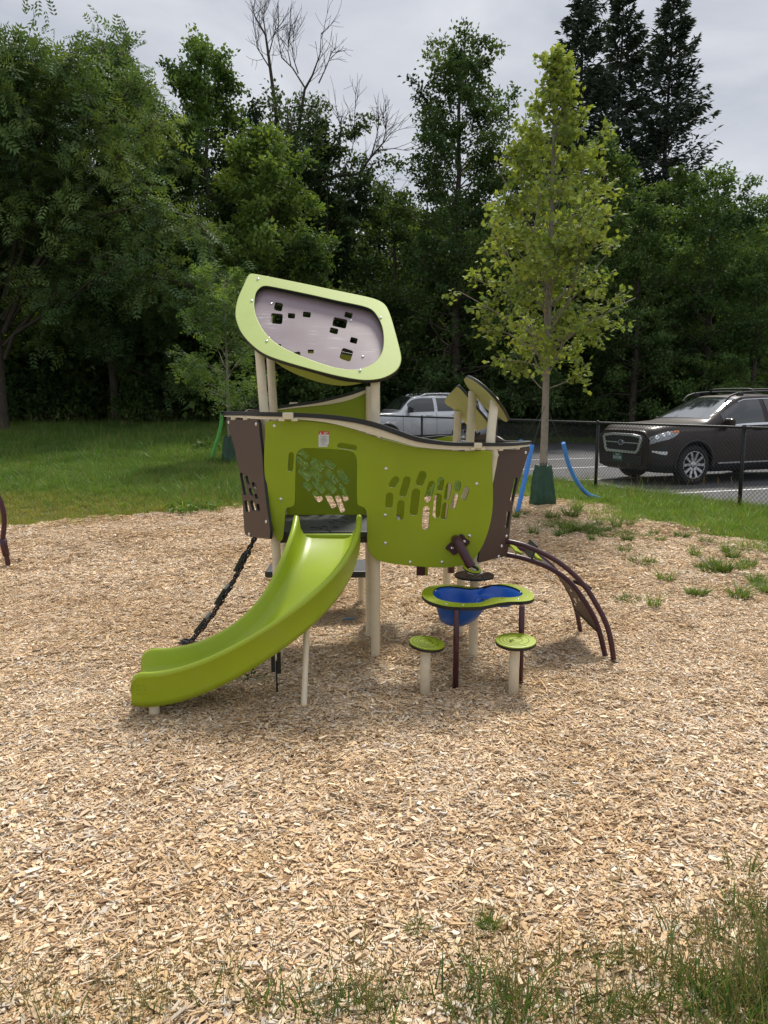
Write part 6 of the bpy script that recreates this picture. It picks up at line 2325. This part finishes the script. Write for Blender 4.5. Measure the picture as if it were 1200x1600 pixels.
for i in range(85):
    uu = r.uniform(-100, 1400); vv = 1605 - abs(r.normal()) * 50 - (0 if uu > 300 else -25) + (uu > 880) * r.uniform(-110, 0)
    q = onz(uu, vv, 0)
    pts.append((q[0], q[1], float(bed_h(q[0], q[1])))); sc2.append(r.uniform(.6, 1.2)); ix.append(5 + r.integers(0, 4))
n = len(pts)
scatter('meadow_grass', pts, np.column_stack([np.zeros(n), np.zeros(n), r.uniform(0, 6.28, n)]), sc2, ix, fsrc + wisp, 'long thin grass with seed stalks growing over the near edge of the chips')

# grass tufts in the chips: each a thing
tuft_me = [clump(500 + i, 110, .065, .10, .24, .009, [(0.09, 0.17, 0.028), (0.11, 0.20, 0.034), (0.14, 0.20, 0.045)], .75, seeds=0, seg=4, spread=.6) for i in range(4)]
tuft_me[3] = clump(510, 60, .10, .06, .16, .016, [(0.10, 0.17, 0.03), (0.14, 0.20, 0.05)], .8, seeds=0, seg=4, spread=.9)
tuft_me[2] = clump(511, 80, .06, .12, .26, .007, [(0.10, 0.20, 0.03), (0.13, 0.23, 0.04), (0.17, 0.23, 0.06)], .6, seeds=0, seg=4, spread=.4)
for m_ in tuft_me:
    m_.materials.append(BLADE)
g8 = lambda x, y: (780 + x / 2.857, 720 + y / 2.857)
TUFT = [(110, 246, 40), (200, 278, 30), (240, 262, 50), (290, 300, 55), (322, 252, 60), (360, 318, 50), (440, 288, 34), (480, 345, 45), (522, 303, 40), (582, 296, 30), (420, 334, 25), (410, 362, 30), (572, 366, 40), (622, 342, 28), (716, 362, 45), (690, 336, 22), (815, 345, 36), (920, 366, 40), (1020, 412, 50), (640, 468, 50), (560, 420, 25), (876, 432, 40), (895, 488, 36), (960, 482, 30), (1000, 506, 50), (1110, 482, 60), (1172, 580, 60), (740, 540, 20), (860, 608, 26), (890, 612, 22), (1070, 622, 26), (575, 622, 36), (690, 658, 30), (345, 228, 60), (270, 336, 30), (75, 262, 30), (225, 300, 24), (262, 282, 34), (305, 322, 26), (338, 282, 30), (395, 300, 22), (455, 318, 20), (498, 322, 18), (545, 330, 26), (1128, 470, 34), (1085, 498, 30), (1150, 560, 40), (1190, 600, 34), (1040, 440, 24), (948, 505, 22), (30, 300, 20), (155, 330, 22)]
for i, (x_, y_, sz) in enumerate(TUFT):
    u, v = g8(x_, y_)
    q = onz(u, v, 0)
    width_m = sz / 2.857 * q[1] / F
    o = bpy.data.objects.new('grass_tuft', tuft_me[(i * 7 + i // 3) % 4])
    COL.objects.link(o)
    s_ = max(.6, width_m / .17) * (1.0 + .7 * ((i * 37) % 11) / 11)
    o.location = (q[0], q[1], float(bed_h(q[0], q[1])) + .004); o.rotation_euler = (0, 0, i * 1.3); o.scale = (s_, s_ * (.7 + .6 * ((i * 23) % 7) / 7), s_ * (.6 + .6 * ((i * 53) % 13) / 13))
    tag(o, 'small green grass tuft sprouting through the wood chips beyond the arched climber', 'grass tuft', 'grass tufts in the wood chips')
for (u, v, sc_1, lab) in ((652, 1463, .30, 'tiny grass tuft alone on the chips, left of the two in the foreground'), (763, 1453, .34, 'tiny grass tuft alone on the chips, right of the two in the foreground')):
    q = onz(u, v, 0)
    o = bpy.data.objects.new('grass_tuft', tuft_me[1]); COL.objects.link(o)
    o.location = (q[0], q[1], .005); o.scale = (sc_1,) * 3
    tag(o, lab, 'grass tuft', 'lone grass tufts in the foreground')


# broad leaved weeds at the lawn edge
def weed(name, p, s_, col, label, seed, n_=34):
    r = np.random.default_rng(seed)
    P = r.normal(size=(n_, 3)) * np.array([.16, .12, .06]) * s_ + np.array([0, 0, .10 * s_])
    P[:, 2] = np.abs(P[:, 2])
    D = P * [1, 1, .3] + r.normal(size=(n_, 3)) * .1
    C = np.array(col)[None] * r.uniform(.75, 1.25, n_)[:, None]
    me = leaf_mesh('leaves', P, D, r.normal(size=(n_, 3)) * .35 + [0, 0, 1], r.uniform(.08, .15, n_) * s_, r.uniform(.06, .1, n_) * s_, C, T_DIAMOND)
    me.materials.append(LEAF)
    t = thing(name, p, label, 'weed', local=True)
    link('leaves', me, t)
    mb = MB()
    for i in range(8):
        mb.tube([(0, 0, 0), P[i] * [.5, .5, .8], P[i]], .004 * s_, 4)
    st_ = mb.build('stems', LIMEB, t)


q = onground(286, 803); weed('broadleaf_weed', q, 1.0, (.10, .19, .03), 'bright green broad leaved weed where the lawn meets the chips', 1)
q = onground(330, 797); weed('broadleaf_weed', q, .6, (.085, .17, .03), 'smaller pale green weed at the lawn edge beside the left brown end board', 2)
q = onz(393, 1064, 0); weed('broadleaf_weed', (q[0], q[1], .0), .28, (.05, .09, .025), 'tiny green weed in the shaded chips under the slide', 3, 20)
q = onz(268, 700, 0); q = onground(318, 705); weed('broadleaf_weed', q, 1.2, (.07, .125, .026), 'leafy weed clump on the lawn beside the green noodle', 4, 80)
